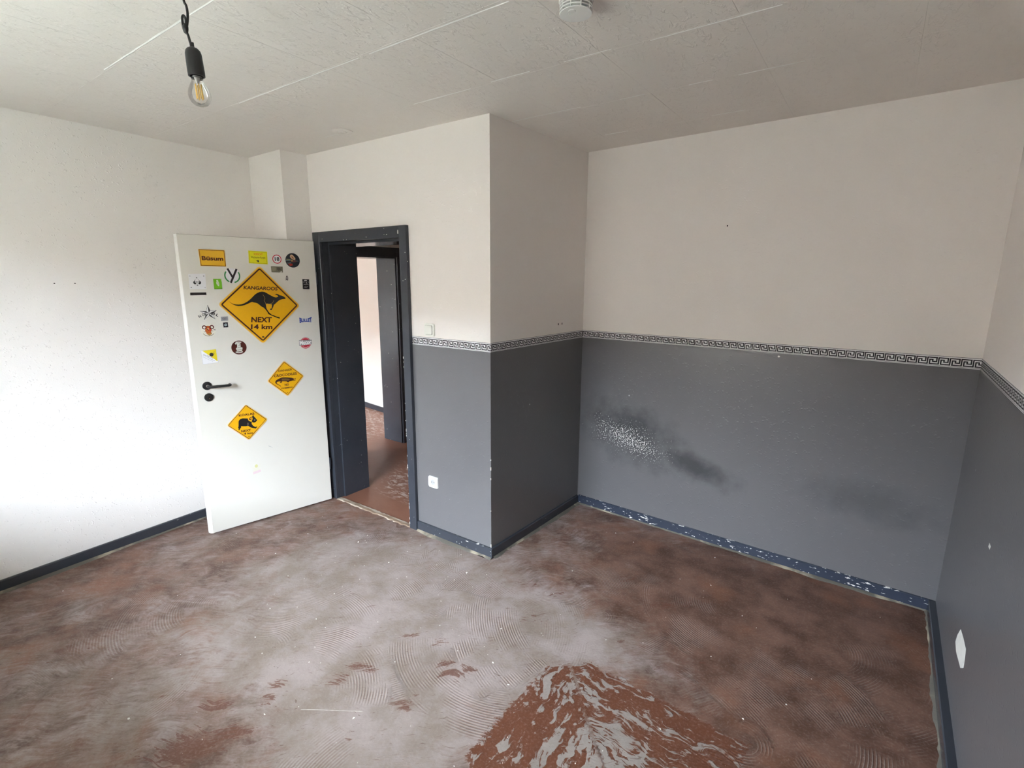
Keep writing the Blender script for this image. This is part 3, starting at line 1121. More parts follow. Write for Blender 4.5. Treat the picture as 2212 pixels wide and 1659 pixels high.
roo_plate=[(43.92,174.35),(67.85,147.99),(41.67,123.43),(17.6,150.17)]
roo_line=[(43.85,172.96),(66.37,148.13),(41.82,125.11),(18.93,150.08)]
roo=[(23.58,152.23),(24.71,151.2),(25.98,150.4),(27.48,149.9),(29.31,149.75),(31.05,149.92),(32.69,150.49),(34.37,151.38),(35.93,152.47),(37.21,153.63),(38.34,154.76),(39.64,155.99),(41.06,156.91),(42.61,157.52),(44.13,157.72),(45.62,157.49),(46.92,156.74),(48.22,155.86),(49.68,154.98),(51.15,154.12),(52.37,153.78),(53.48,154.01),(54.07,154.58),(53.28,155.3),(52.37,155.58),(52.19,156.03),(53.04,156.18),(53.96,155.94),(54.85,155.28),(56.24,154.93),(57.46,154.33),(58.6,153.43),(58.62,152.94),(58.03,152.69),(56.68,152.59),(55.55,152.35),(54.48,151.99),(53.56,151.26),(52.39,150.32),(51.54,149.54),(50.71,148.98),(50.31,147.96),(49.64,146.69),(49.19,145.8),(48.39,145.51),(47.97,146.04),(48.33,146.57),(48.95,146.55),(49.28,147.51),(49.5,148.63),(49.44,149.34),(48.59,149.56),(47.06,149.66),(46.16,149.85),(45.66,149.38),(45.76,148.1),(45.83,146.82),(46.65,145.02),(47.52,143.7),(48.75,142.52),(50.4,141.8),(52.06,141.01),(53.61,140.61),(54.01,139.77),(52.75,139.9),(51.55,140.51),(50.04,141.23),(48.25,142.15),(46.78,142.99),(46.28,144.23),(45.21,146.04),(44.11,147.35),(42.67,148.2),(41.57,149.34),(40.46,150.32),(39.3,150.66),(38.28,150.85),(37.43,151.25),(36.06,150.69),(34.23,149.89),(32.43,149.23),(30.66,148.88),(28.95,148.87),(27.28,149.29),(25.94,150.0),(24.64,151.05)]
roo_l1=[(44.4,155.76),(45.19,154.42),(45.47,153.05),(44.76,151.95),(45.38,150.67),(45.78,149.06)]
roo_l2=[(46.17,149.94),(47.98,149.64),(49.49,149.98),(50.3,150.7),(50.91,151.97)]
roo_t1=[(33.09,159.33),(53.76,158.35),(33.44,161.57)]
roo_t2=[(35.63,138.16),(48.31,137.44),(36.1,141.62)]
roo_t3=[(35.07,133.65),(48.31,132.83),(35.43,136.9)]
roo_logo=[(42.08,127.96),(43.14,127.89)]
koa_plate=[(27.43,84.49),(40.17,71.85),(27.08,59.59),(14.82,72.25)]
koa_line=[(27.38,83.93),(39.16,72.04),(27.23,60.39),(15.48,72.13)]
koa=[(21.99,73.45),(22.36,74.36),(23.14,75.02),(24.61,75.32),(27.75,74.66),(27.8,73.66),(28.45,72.72),(29.28,72.15),(29.99,71.93),(29.74,70.82),(29.96,69.96),(30.75,68.81),(31.86,67.93),(32.62,68.11),(33.03,67.61),(32.48,67.39),(32.05,66.8),(30.9,67.25),(29.62,67.84),(28.36,68.66),(27.7,69.41),(26.99,69.63),(26.1,69.56),(24.39,69.89),(23.26,70.2),(23.01,69.02),(22.39,68.65),(22.18,67.88),(21.73,67.72),(21.33,68.05),(21.65,68.64),(21.27,69.53),(21.66,70.27),(21.84,71.86)]
koa_head=[(30.0,75.23),(30.55,75.54),(30.91,76.21),(31.48,76.03),(31.63,75.26),(32.29,74.31),(32.93,73.2),(33.44,72.52),(33.12,72.0),(32.48,71.46),(31.7,71.11),(30.68,71.31),(29.99,71.93),(30.08,72.91),(30.59,73.64),(30.68,74.61)]
koa_ear=[(28.21,74.08),(28.71,74.81),(29.56,75.23),(30.31,75.34),(30.27,74.93),(29.59,74.78),(28.96,74.35),(28.62,73.84),(29.07,73.92),(29.77,74.25),(30.17,73.88),(29.69,73.44),(29.02,73.35),(28.45,73.54)]
koa_muz=[(31.27,72.93),(31.96,73.13),(32.3,72.74),(31.71,72.57)]
koa_l=[(27.53,71.58),(27.53,70.76),(27.37,69.8)]
koa_t1=[(22.56,76.83),(32.02,76.56),(22.46,78.39)]
koa_t2=[(22.93,65.92),(28.85,65.67),(22.97,67.47)]
koa_t3=[(24.29,63.96),(29.85,63.62),(24.32,65.31)]
koa_logo=[(27.31,62.12),(27.87,62.0)]
cro_plate=[(54.05,110.94),(66.9,98.79),(54.64,85.59),(41.96,98.01)]
cro_line=[(54.07,110.15),(66.02,98.9),(54.72,86.57),(42.84,97.98)]
cro=[(50.78,92.91),(50.02,93.73),(48.77,94.73),(47.68,95.49),(47.12,96.27),(47.2,97.14),(47.9,98.01),(49.11,98.64),(50.47,99.08),(51.83,99.44),(54.17,99.26),(56.5,98.79),(58.34,98.38),(58.99,97.99),(59.99,97.59),(61.12,97.63),(60.91,97.2),(59.79,97.26),(59.26,97.06),(59.92,96.7),(60.95,96.57),(60.66,96.25),(59.72,96.28),(58.86,96.39),(57.65,96.2),(56.62,96.15),(56.25,95.76),(55.54,95.41),(54.9,95.94),(54.6,96.33),(52.94,96.64),(51.6,96.73),(51.22,96.07),(51.61,95.76),(50.36,95.84),(49.97,96.07),(50.67,96.5),(50.61,96.86),(49.62,96.9),(48.62,96.77),(48.0,96.33),(48.01,95.8),(48.81,95.16),(50.06,94.2),(50.58,93.51)]
cro_belly=[(51.44,98.69),(54.1,98.53),(56.43,97.96),(56.88,97.28),(56.33,96.73),(53.97,96.95),(51.65,97.25)]
cro_t1=[(49.85,103.46),(59.02,103.6),(49.83,104.85)]
cro_t2=[(46.69,100.18),(61.93,100.22),(46.68,101.92)]
cro_t3=[(53.16,93.24),(55.95,93.21),(53.15,94.75)]
cro_t4=[(50.68,91.28),(58.22,91.27),(50.7,92.34)]
cro_logo=[(54.7,88.28),(55.25,88.2)]
bus=[(10.32,183.32),(24.53,183.24),(24.49,173.27),(10.54,173.43)]
bus_t=[(11.56,176.86),(23.25,176.79),(11.66,179.37)]
warn=[(38.21,183.63),(49.54,183.25),(49.28,175.15),(37.87,175.66)]
warn_t1=[(41.22,180.83),(46.65,180.86),(41.2,182.17)]
warn_t2=[(39.31,178.98),(48.07,178.83),(39.32,180.18)]
warn_logo=[(43.3,177.17),(44.08,177.19)]
c18=[(55.33,178.75),(58.44,178.84),(55.59,181.77)]
pin=[(65.48,178.22),(70.25,178.36),(65.86,182.95)]
yc=[(27.44,167.76),(32.11,167.8),(27.85,172.05)]
ram=[(10.59,134.43),(14.88,134.16),(11.01,138.55)]
brown=[(27.0,122.29),(31.52,121.9),(27.43,126.79)]
ros=[(6.39,99.82),(9.03,99.45),(6.65,102.33)]
key=[(6.67,92.34),(9.4,91.92),(6.92,94.83)]
motor=[(69.65,121.82),(73.6,121.5),(69.94,125.68)]
t18=[(53.75,177.56),(56.83,177.54),(53.93,180.15)]
khaki=[(51.13,174.12),(58.57,174.0),(58.46,170.06),(51.21,170.18)]
asmall=[(59.93,168.21),(62.13,168.23),(61.84,164.8),(59.65,164.79)]
blk=[(70.95,165.95),(75.6,165.74),(75.44,159.0),(70.83,159.16)]
skull=[(3.61,168.53),(12.62,168.91),(12.25,159.48),(3.44,159.55)]
spade=[(7.7,166.84),(7.68,163.2)]
bar=[(3.43,157.6),(11.94,157.66),(11.97,156.06),(3.33,155.95)]
green=[(16.49,165.81),(21.19,165.84),(21.03,159.52),(16.53,159.47)]
yarm=[(25.29,171.75),(27.52,166.99),(30.13,171.58),(26.41,163.71)]
star=[(11.88,149.89),(12.94,146.64),(16.38,146.59),(14.05,144.27),(15.21,141.17),(12.12,143.38),(9.1,141.12),(10.42,144.01),(7.37,146.44),(10.71,146.25)]
starc=[(12.02,144.83)]
nor=[(6.98,143.27),(8.87,144.14),(10.36,144.55),(13.65,144.63),(14.98,144.37),(16.63,143.54)]
gr=[(18.4,142.49),(22.52,142.58),(22.45,139.91),(18.44,139.76)]
dk=[(19.29,138.81),(22.03,138.88),(22.03,135.63),(19.36,135.64)]
sq=[(5.28,122.2),(13.83,122.44),(14.27,113.91),(5.62,113.51)]
lever=[(7.23,98.89),(18.77,98.65)]
bullet=[(66.64,140.04),(75.67,139.63),(75.37,135.73),(66.73,136.19)]
mot=[(65.35,121.04),(74.13,120.51),(65.61,124.27)]
pirate=[(26.93,42.39),(33.2,40.8),(32.59,33.95),(27.6,35.28)]
smudge=[(38.1,53.51),(41.81,50.66)]
ramh=[(9.47,137.12),(10.71,137.33),(12.26,136.96),(12.51,134.59),(12.0,133.23),(12.53,132.36),(11.06,131.21),(9.7,132.27),(8.93,134.26),(9.25,136.17)]
horn=[(8.67,136.48),(9.94,136.41),(12.7,136.45),(13.99,136.38)]

def diamond(plate, line, lw, rr, label, t):
    s = Sticker('road_sign', plate, label, 'sign', SIGN_EDGE, t, 'yellow animal warning signs on the door', rr)
    lp = cm(line, s.o)
    n = 6
    z = s.up()
    link('sign_face', slab_mesh('sign_face', [rounded(inset(cm(plate, s.o), .004), rr * .85, n)], z - .0001, z), ink(SIGN), s.root)
    s.ring('border_line', rounded(lp, rr * .7, n), rounded(inset(lp, lw), max(.001, rr * .7 - lw), n), BROWN)
    return s


s = diamond(roo_plate, roo_line, .0085, .018, 'large yellow diamond kangaroo road sign in the upper middle of the door', .004)
fg = s.shape('kangaroo_figure', [roo], BLACK)
s.shape('thigh_line', stroke(roo_l1, .22), (.42, .25, .08))
s.shape('belly_line', stroke(roo_l2, .2), (.42, .25, .08))
s.text('KANGAROOS', *roo_t1, BROWN, .03)
s.text('NEXT', *roo_t2, BROWN, .03)
s.text('14 km', *roo_t3, BROWN, .03)
lx, ly = roo_logo[0]
s.shape('maker_mark', [[(lx - 1.0, ly - .3), (lx - .6, ly + .45), (lx, ly + .7), (lx + .7, ly + .35), (lx + 1.0, ly - .45), (lx + .5, ly - .1), (lx + .2, ly - .35), (lx - .3, ly - .05)]], BLACK)

s = diamond(koa_plate, koa_line, .0032, .012, 'small yellow diamond koala sign below the door handle', .003)
s.shape('koala_figure', [koa], BLACK)
s.shape('koala_head', [koa_head], BLACK)
s.shape('koala_ear', [koa_ear], (.09, .03, .02))
s.shape('koala_muzzle', [koa_muz], (.55, .45, .35))
s.shape('arm_line', stroke(koa_l, .25), (.55, .45, .35))
s.text('KOALAS', *koa_t1, BROWN, .03)
s.text('NEXT', *koa_t2, BROWN, .03)
s.text('4 km', *koa_t3, BROWN, .03)
lx, ly = koa_logo[0]
s.shape('maker_mark', [[(lx - .5, ly - .2), (lx - .3, ly + .25), (lx + .1, ly + .35), (lx + .5, ly - .25), (lx + .1, ly - .05)]], BLACK)

s = diamond(cro_plate, cro_line, .0032, .012, 'small yellow diamond crocodile danger sign near the hinge side', .003)
s.shape('crocodile_figure', [cro], (.05, .014, .008))
s.shape('crocodile_flank', [cro_belly], (.17, .10, .03))
s.text('DANGER', *cro_t1, BROWN, .02)
s.text('CROCODILES', *cro_t2, BROWN, .03)
s.text('NO', *cro_t3, BROWN, .03)
s.text('SWIMMING', *cro_t4, BROWN, .02)
lx, ly = cro_logo[0]
s.shape('maker_mark', [[(lx - .45, ly - .2), (lx - .3, ly + .25), (lx + .1, ly + .35), (lx + .45, ly - .25), (lx + .1, ly - .05)]], BLACK)

# place-name plate
s = Sticker('place_name_sign', bus, 'orange place-name plate with dark border in the door corner', 'sign', (.76, .42, .02), .002, None, .002)
lp = cm(bus, s.o)
s.ring('border_line', inset(lp, .0022), inset(lp, .0052), (.16, .04, .005))
s.text('Büsum', *bus_t, (.10, .02, .005), .035)

# bright yellow warning card
s = Sticker('sticker', warn, 'bright yellow rectangular warning card with red heading', 'sticker', (.76, .70, .01), .0008)
lp = cm(warn, s.o)
s.ring('border_line', inset(lp, .004), inset(lp, .0052), (.30, .25, .005))
s.text('VORSICHT!', *warn_t1, (.70, .14, .01), .012)
s.text('Wachsame Ratten', *warn_t2, (.08, .06, .01), .004)
lx, ly = warn_logo[0]
s.shape('rat_figure', [[(lx - 1.3, ly + .1), (lx - .8, ly + .35), (lx - .3, ly + .5), (lx + .3, ly + .75), (lx + .75, ly + .35), (lx + .75, ly - .35), (lx + .3, ly - .8), (lx - .2, ly - .5), (lx - .5, ly + .1)]], (.06, .09, .04))

# age limit badge
cx, cy = c18[0]; r = 3.0
s = Sticker('sticker', circle(cx, cy, r), 'small round white sticker with red ring and number 18', 'sticker', WHITE)
s.ring('red_ring', cm(circle(cx, cy, r * .97), s.o), cm(circle(cx, cy, r * .78), s.o), (.55, .015, .03))
s.text('18', (cx - 1.45, cy - 1.2), (cx + 1.55, cy - 1.2), (cx - 1.42, cy + 1.35), BLACK, .03)
s.shape('fine_print', stroke([(cx - 1.1, cy - 1.55), (cx + 1.2, cy - 1.55)], .12), (.3, .3, .3))

# dark round sticker with a rider
cx, cy = pin[0]; r = 4.75
s = Sticker('sticker', circle(cx, cy, r), 'dark blue round picture sticker in the upper hinge-side corner', 'sticker', (.018, .024, .035))
s.pieces('cloud_band', [[(cx - 4.5, cy + .2), (cx - 1, cy + .5), (cx + 3.8, cy - .2), (cx + 3.9, cy - .6), (cx - 1, cy - .3), (cx - 4.6, cy - .4)], [(cx - 3.9, cy - 1.6), (cx - 1.2, cy - 1.3), (cx - 1.2, cy - 1.9), (cx - 3.7, cy - 2.1)]], (.14, .22, .24))
s.shape('wing', [[(cx - 4.1, cy + .9), (cx - 1.5, cy + .7), (cx - 1.6, cy + .35), (cx - 4.2, cy + .5)]], (.30, .30, .12))
s.shape('body', [[(cx - .8, cy + 3.9), (cx + .3, cy + 3.6), (cx + 1.9, cy + 1.4), (cx + 1.7, cy + .3), (cx + .4, cy + .5), (cx - .9, cy + 1.2), (cx - 1.7, cy + 2.2), (cx - 1.5, cy + 3.2)]], (.62, .42, .26))
s.shape('shade', [[(cx - .6, cy + 3.0), (cx + .5, cy + 1.9), (cx + 1.0, cy + 1.0), (cx + .2, cy + 1.3), (cx - .5, cy + 2.0)]], (.28, .09, .03))
s.shape('machine', [[(cx - 1.5, cy + .2), (cx - .3, cy + .5), (cx + 2.4, cy - .2), (cx + 2.5, cy - .9), (cx + .3, cy - 1.3), (cx - 1.2, cy - .9)]], (.16, .05, .05))
s.circ('wheel', cx - .5, cy - .1, .6, (.45, .32, .10))
s.shape('red_stripe', [[(cx - 3.2, cy - 2.2), (cx - .4, cy - 2.1), (cx - .2, cy - 3.2), (cx - 1.8, cy - 3.7), (cx - 2.6, cy - 3.2)]], (.40, .03, .02))

# olive rectangle
s = Sticker('sticker', khaki, 'olive grey rectangular sticker with a worn corner', 'sticker', (.16, .15, .10))
a = khaki
s.shape('worn_corner', [[(a[2][0] - 2.2, a[2][1] + .15), (a[2][0] - .3, a[2][1] + .15), (a[2][0] - .9, a[2][1] + 1.1)]], (.62, .60, .54))
s.shape('light_patch', [[(a[0][0] + .6, a[0][1] - .5), (a[0][0] + 3.2, a[0][1] - .7), (a[0][0] + 3.0, a[0][1] - 2.8), (a[0][0] + .7, a[0][1] - 3.2)]], (.24, .23, .15))
s.shape('dark_patch', [[(a[0][0] + 4.0, a[0][1] - .6), (a[0][0] + 5.6, a[0][1] - .9), (a[0][0] + 6.3, a[0][1] - 2.2), (a[0][0] + 4.6, a[0][1] - 2.9), (a[0][0] + 3.6, a[0][1] - 1.9)]], (.10, .09, .06))

# tiny worn silver sticker
a = asmall
x0, y0 = a[3][0], a[3][1]
s = Sticker('sticker', [(x0, y0 + .1), (x0 + .3, y0 + 1.8), (x0 + .8, y0 + 3.2), (x0 + 1.5, y0 + 3.4), (x0 + 2.0, y0 + 2.2), (x0 + 1.9, y0 + .3), (x0 + 1.2, y0), (x0 + .9, y0 + .5)], 'tiny worn grey sticker right of the kangaroo sign', 'sticker', (.34, .31, .30))
s.shape('dark_mark', [[(x0 + .7, y0 + 3.0), (x0 + 1.4, y0 + 3.1), (x0 + 1.5, y0 + 2.3), (x0 + .8, y0 + 2.2)], [(x0 + .4, y0 + .3), (x0 + .9, y0 + 1.5), (x0 + 1.2, y0 + 1.5), (x0 + 1.7, y0 + .3), (x0 + 1.3, y0 + .3), (x0 + 1.0, y0 + .9), (x0 + .8, y0 + .3)]], (.06, .04, .04))

# black poster sticker
s = Sticker('sticker', blk, 'black upright sticker with white sketch near the hinge side', 'sticker', (.010, .008, .009))
x0, y0 = blk[3]
s.shape('white_sketch', [circle(x0 + 2.2, y0 + 5.8, 1.1, 14, .35), [(x0 + 1.0, y0 + 4.9), (x0 + 1.7, y0 + 5.0), (x0 + 1.3, y0 + 4.3)], [(x0 + 2.5, y0 + 5.0), (x0 + 3.0, y0 + 4.9), (x0 + 2.8, y0 + 3.7), (x0 + 2.3, y0 + 3.9)]] + stroke([(x0 + .7, y0 + 2.9), (x0 + 1.5, y0 + 3.3), (x0 + 2.2, y0 + 2.8), (x0 + 3.2, y0 + 3.5), (x0 + 4.0, y0 + 2.9)], .22) + stroke([(x0 + .6, y0 + 5.2), (x0 + .6, y0 + 4.0)], .15) + stroke([(x0 + 4.0, y0 + 5.3), (x0 + 4.0, y0 + 4.2)], .15), (.55, .52, .52))
s.shape('scrawl', stroke([(x0 + .9, y0 + 1.0), (x0 + 1.4, y0 + 1.6), (x0 + 1.8, y0 + 1.0), (x0 + 2.2, y0 + 1.7), (x0 + 2.6, y0 + 1.1), (x0 + 3.6, y0 + 1.7)], .22), (.6, .57, .57))

# skull playing card
s = Sticker('sticker', skull, 'white square card with a black spade skull by the free edge', 'sticker', (.76, .755, .77))
sx, sy = 7.75, 163.6
spade_l = [(sx - .35, sy + 2.4), (sx - 1.2, sy + 1.2), (sx - 2.0, sy + .4), (sx - 2.05, sy - .5), (sx - 1.5, sy - 1.1), (sx - .8, sy - 1.1), (sx - .6, sy - .4), (sx - 1.2, sy + .2), (sx - 1.1, sy + 1.0)]
mir = [(2 * sx - p[0], p[1]) for p in spade_l][::-1]
s.shape('spade', [spade_l, mir, [(sx - .45, sy + 2.5), (sx, sy + 3.2), (sx + .45, sy + 2.5)], [(sx - .5, sy - 1.9), (sx + .5, sy - 1.9), (sx + .2, sy - 1.4), (sx - .2, sy - 1.4)]], BLACK)
s.shape('skull_features', [circle(sx - .5, sy + .3, .36, 12, .28), circle(sx + .5, sy + .3, .36, 12, .28), [(sx - .12, sy - .3), (sx + .12, sy - .3), (sx, sy)]] + stroke([(sx - .75, sy - .55), (sx - .3, sy - .95), (sx + .3, sy - .95), (sx + .75, sy - .55)], .12), BLACK)
x0, y0, x1, y1 = 4.3, 160.6, 11.7, 167.7
s.pieces('corner_pip', [circle(x0, y0, .28, 10), circle(x1 - .1, y1 - .3, .28, 10)], (.05, .05, .05))
s.shape('corner_letter', stroke([(x0 - .3, y1 - .7), (x0 + .05, y1), (x0 + .4, y1 - .7)], .1), (.05, .05, .05))
s.shape('corner_letter', stroke([(x1 - .45, y0 + .2), (x1 - .1, y0 - .4), (x1 + .25, y0 + .2)], .1), (.05, .05, .05))

s = Sticker('sticker', bar, 'narrow black strip sticker under the skull card', 'sticker', (.022, .014, .013))
s.shape('faint_print', stroke([(bar[0][0] + .5, 156.8), (bar[0][0] + 5.2, 156.9)], .25), (.06, .05, .045))

s = Sticker('sticker', green, 'small green upright sticker with a pale raised hand', 'sticker', (.17, .47, .015))
gx, gy = 18.75, 162.8
s.shape('pale_hand', [[(gx - .7, gy - .2), (gx - .8, gy + .9), (gx - .5, gy + 1.1), (gx - .55, gy + 2.2), (gx + .4, gy + 2.3), (gx + .55, gy + 1.1), (gx + .9, gy + .5), (gx + .8, gy - .9), (gx + .4, gy - 1.6), (gx - .2, gy - 1.0)]], (.62, .66, .52))
s.shape('hand_lines', stroke([(gx - .4, gy + .9), (gx + .3, gy + .6), (gx + .5, gy - .2)], .14) + stroke([(gx - .5, gy - .2), (gx + .3, gy - .5)], .12), (.30, .30, .20))
s.shape('fold', [[(green[1][0] - .55, green[1][1] - .1), (green[1][0] - .15, green[1][1] - .1), (green[1][0] - .1, green[1][1] - 2.2)]], (.70, .76, .60))
s.shape('bottom_edge', [[(green[3][0] + .1, green[3][1] + .05), (green[2][0] - .1, green[2][1] + .05), (green[2][0] - .1, green[2][1] + .45), (green[3][0] + .1, green[3][1] + .45)]], (.09, .26, .01))

# round Y badge
cx, cy = 27.45, 167.75; r = 4.65
s = Sticker('sticker', circle(cx, cy, r), 'round white badge with black Y and green arcs', 'sticker', (.76, .75, .77))


def arc_band(a0, a1, ro, ri, n=14):
    o = [(cx + ro * math.cos(math.radians(a0 + (a1 - a0) * k / n)), cy + ro * math.sin(math.radians(a0 + (a1 - a0) * k / n))) for k in range(n + 1)]
    i = [(cx + ri * math.cos(math.radians(a0 + (a1 - a0) * k / n)), cy + ri * math.sin(math.radians(a0 + (a1 - a0) * k / n))) for k in range(n + 1)]
    return o + i[::-1]


s.pieces('green_arc', [arc_band(142, 242, r * .99, r * .82), arc_band(-78, 32, r * .99, r * .82)], (.035, .26, .07))
s.shape('letter_y', stroke([(25.25, 171.8), (27.45, 167.0)], 1.15) + stroke([(30.1, 171.6), (26.35, 163.75)], 1.15), (.02, .012, .016))
s.shape('top_line', stroke([(26.5, 171.9), (28.9, 171.9)], .12), (.35, .3, .35))

# five-pointed star
star_c = starc[0]
s = Sticker('sticker', star, 'grey and black five-point star sticker with arched lettering', 'sticker', (.70, .70, .68))
tri = []
for k in range(0, 10, 2):
    tri.append([star[k], star[(k + 1) % 10], star_c])
s.pieces('dark_facet', tri, (.07, .065, .06))
ol = []
for k in range(10):
    ol += stroke([star[k], star[(k + 1) % 10]], .12)
s.shape('outline', ol, (.05, .045, .045))
for ch, (x, y), ang in zip('NORCAL', nor, (28, 22, 12, -6, -16, -26)):
    ca, sa = math.cos(math.radians(ang)), math.sin(math.radians(ang))
    w, hh = 1.35, 1.65
    bl = (x - w / 2 * ca + hh / 2 * sa, y - w / 2 * sa - hh / 2 * ca)
    s.text(ch, bl, (bl[0] + w * ca, bl[1] + w * sa), (bl[0] - hh * sa, bl[1] + hh * ca), (.04, .035, .035), .02)

# ram head badge
cx, cy = 10.75, 134.3; r = 4.0
s = Sticker('sticker', circle(cx, cy, r), 'round cream sticker with orange horned ram head', 'sticker', (.74, .71, .60))
s.shape('ram_head', [ramh], (.50, .12, .02))
s.shape('ram_beard', [[(9.7, 132.5), (12.2, 132.6), (12.3, 132.0), (11.1, 131.1), (10.2, 131.6)]], (.48, .28, .07))
s.shape('ram_cheek', [circle(11.6, 135.0, .75, 14, 1.2)], (.56, .05, .03))
s.shape('ram_eye', [circle(10.7, 135.3, .55, 12, .45)], (.62, .50, .22))
s.shape('ram_brow', [[(10.0, 135.6), (11.2, 134.6), (10.9, 134.3), (10.1, 135.0)]], (.04, .02, .02))
for hx, hy in ((8.67, 136.4), (12.75, 136.35)):
    s.ring('ram_horn', cm(circle(hx, hy, 1.28, 24), s.o), cm(circle(hx, hy - .1, .72, 24), s.o), (.11, .018, .02))
arcp = [(cx + 3.5 * math.cos(math.radians(a)), cy + 3.35 * math.sin(math.radians(a))) for a in range(212, 332, 10)]
s.shape('ring_text', sum((stroke([p, q], .28) for p, q in list(zip(arcp, arcp[1:]))[::1]), []), (.20, .17, .14))
s.shape('side_mark', [[(13.4, 135.0), (14.6, 135.0), (14.7, 134.2), (13.9, 134.3)]], (.35, .32, .31))
s.pieces('whisker', [[(7.6, 133.6), (9.1, 134.0), (9.0, 133.7)], [(12.4, 134.2), (13.8, 133.8), (12.4, 133.8)]], (.20, .05, .04))

s = Sticker('sticker', gr, 'small silver grey rectangular label beside the star', 'sticker', (.33, .325, .34))
gx, gy = (gr[0][0] + gr[2][0]) / 2, (gr[0][1] + gr[2][1]) / 2
s.ring('inner_frame', cm(circle(gx, gy, 1.45, 20, .75), s.o), cm(circle(gx, gy, 1.25, 20, .58), s.o), (.14, .13, .14))
s.shape('print_bar', stroke([(gx - .6, gy), (gx + .6, gy)], .28), (.05, .045, .05))

s = Sticker('sticker', dk, 'tiny black square sticker with a pale blot under the grey label', 'sticker', (.014, .010, .016))
gx, gy = (dk[0][0] + dk[2][0]) / 2, (dk[0][1] + dk[2][1]) / 2
s.shape('pale_blot', [[(gx - .7, gy - .6), (gx - .85, gy + .2), (gx - .3, gy + .8), (gx + .5, gy + .9), (gx + .9, gy + .2), (gx + .6, gy - .5), (gx, gy - .8)]], (.36, .43, .45))
s.shape('dark_slit', [[(gx - .35, gy - .1), (gx + .1, gy + .3), (gx + .45, gy + .3), (gx, gy - .1)]], (.10, .13, .14))

# yellow and white square
s = Sticker('sticker', sq, 'square sticker split diagonally into yellow and white', 'sticker', (.80, .80, .82))
q0, q1, q2, q3 = sq
s.shape('yellow_half', [[(q0[0] + .8, q0[1] - .12), (q1[0] - .15, q1[1] - .15), (q2[0] - .35, q2[1] + .7)]], (.74, .60, .02))
s.circ('black_ball', 10.9, 119.2, 1.15, (.02, .02, .012))
s.shape('fuse', stroke([(11.9, 119.5), (12.5, 119.6)], .3) + stroke([(12.0, 120.1), (12.7, 120.9)], .14), (.10, .03, .02))
s.shape('divider', stroke([(8.5, 119.0), (11.4, 116.7)], .16), (.03, .03, .03))
s.text('BANG', (6.3, 119.3), (9.2, 117.2), (6.75, 120.0), (.25, .25, .28))
s.shape('small_print', stroke([(6.2, 118.3), (9.3, 116.0)], .16) + stroke([(9.6, 115.9), (11.3, 114.7)], .16) + stroke([(9.4, 117.0), (12.2, 115.2)], .3), (.45, .45, .50))
lp = cm(sq, s.o)
s.ring('thin_outline', inset(lp, .0002), inset(lp, .0011), (.42, .40, .46))

# brown round emblem
cx, cy = brown[0]; r = 4.5
s = Sticker('sticker', circle(cx, cy, r), 'round brown sticker with a pale emblem', 'sticker', (.085, .018, .012))
s.shape('pale_emblem', [[(cx - 2.3, cy + 2.6), (cx - 1.4, cy + 3.9), (cx + .4, cy + 3.9), (cx + 1.9, cy + 3.4), (cx + 1.0, cy + 2.9), (cx + 1.0, cy + .3), (cx + 2.1, cy - .3), (cx + 1.5, cy - 2.5), (cx - 1.2, cy - 2.6), (cx - 1.9, cy - .6), (cx - 1.1, cy + .3), (cx - 1.0, cy + 2.6), (cx - 1.7, cy + 2.0)]], (.62, .62, .55))
s.shape('emblem_lines', stroke([(cx - .8, cy + .1), (cx + 1.0, cy + .1)], .25) + stroke([(cx - .3, cy + 1.2), (cx + .5, cy + 1.4), (cx + .4, cy + 2.4)], .2) + stroke([(cx - 1.2, cy - 1.6), (cx + 1.2, cy - 1.5)], .2) + stroke([(cx - .4, cy + 3.2), (cx + .5, cy + 3.0)], .2), (.16, .12, .09))
arcp = [(cx + 3.5 * math.cos(math.radians(a)), cy + 3.3 * math.sin(math.radians(a))) for a in range(236, 306, 8)]
s.shape('banner', sum((stroke([p, q], .62) for p, q in zip(arcp, arcp[1:])), []), (.66, .64, .60))

# blue wordmark
b0, b1, b2, b3 = bullet
mid = ((b0[0] + b2[0]) / 2, (b0[1] + b2[1]) / 2)
wx0, wx1, wy0, wy1 = 66.7, 75.5, 135.9, 139.9
wave = [(wx0 + (wx1 - wx0) * k / 12, 0) for k in range(13)]
edge_t = [(x, wy1 + .15 - 1.15 * (1 - (2 * k / 12 - 1) ** 2)) for k, (x, _) in enumerate(wave)]
edge_b = [(x, wy0 - .15 + .75 * (1 - (2 * k / 12 - 1) ** 2)) for k, (x, _) in enumerate(wave)]
s = Sticker('sticker', edge_b + edge_t[::-1], 'blue bow-shaped wordmark sticker near the hinge side', 'sticker', (.66, .66, .67))


def bow(u, v):
    d = 1 - (2 * u - 1) ** 2
    return u, .18 * d + v * (1 - .18 * d - .26 * d)


s.text('BULLET', (wx0 + .15, wy0), (wx1 - .15, wy0), (wx0 + .15, wy1), (.015, .04, .28), .05, 'lettering', bow)

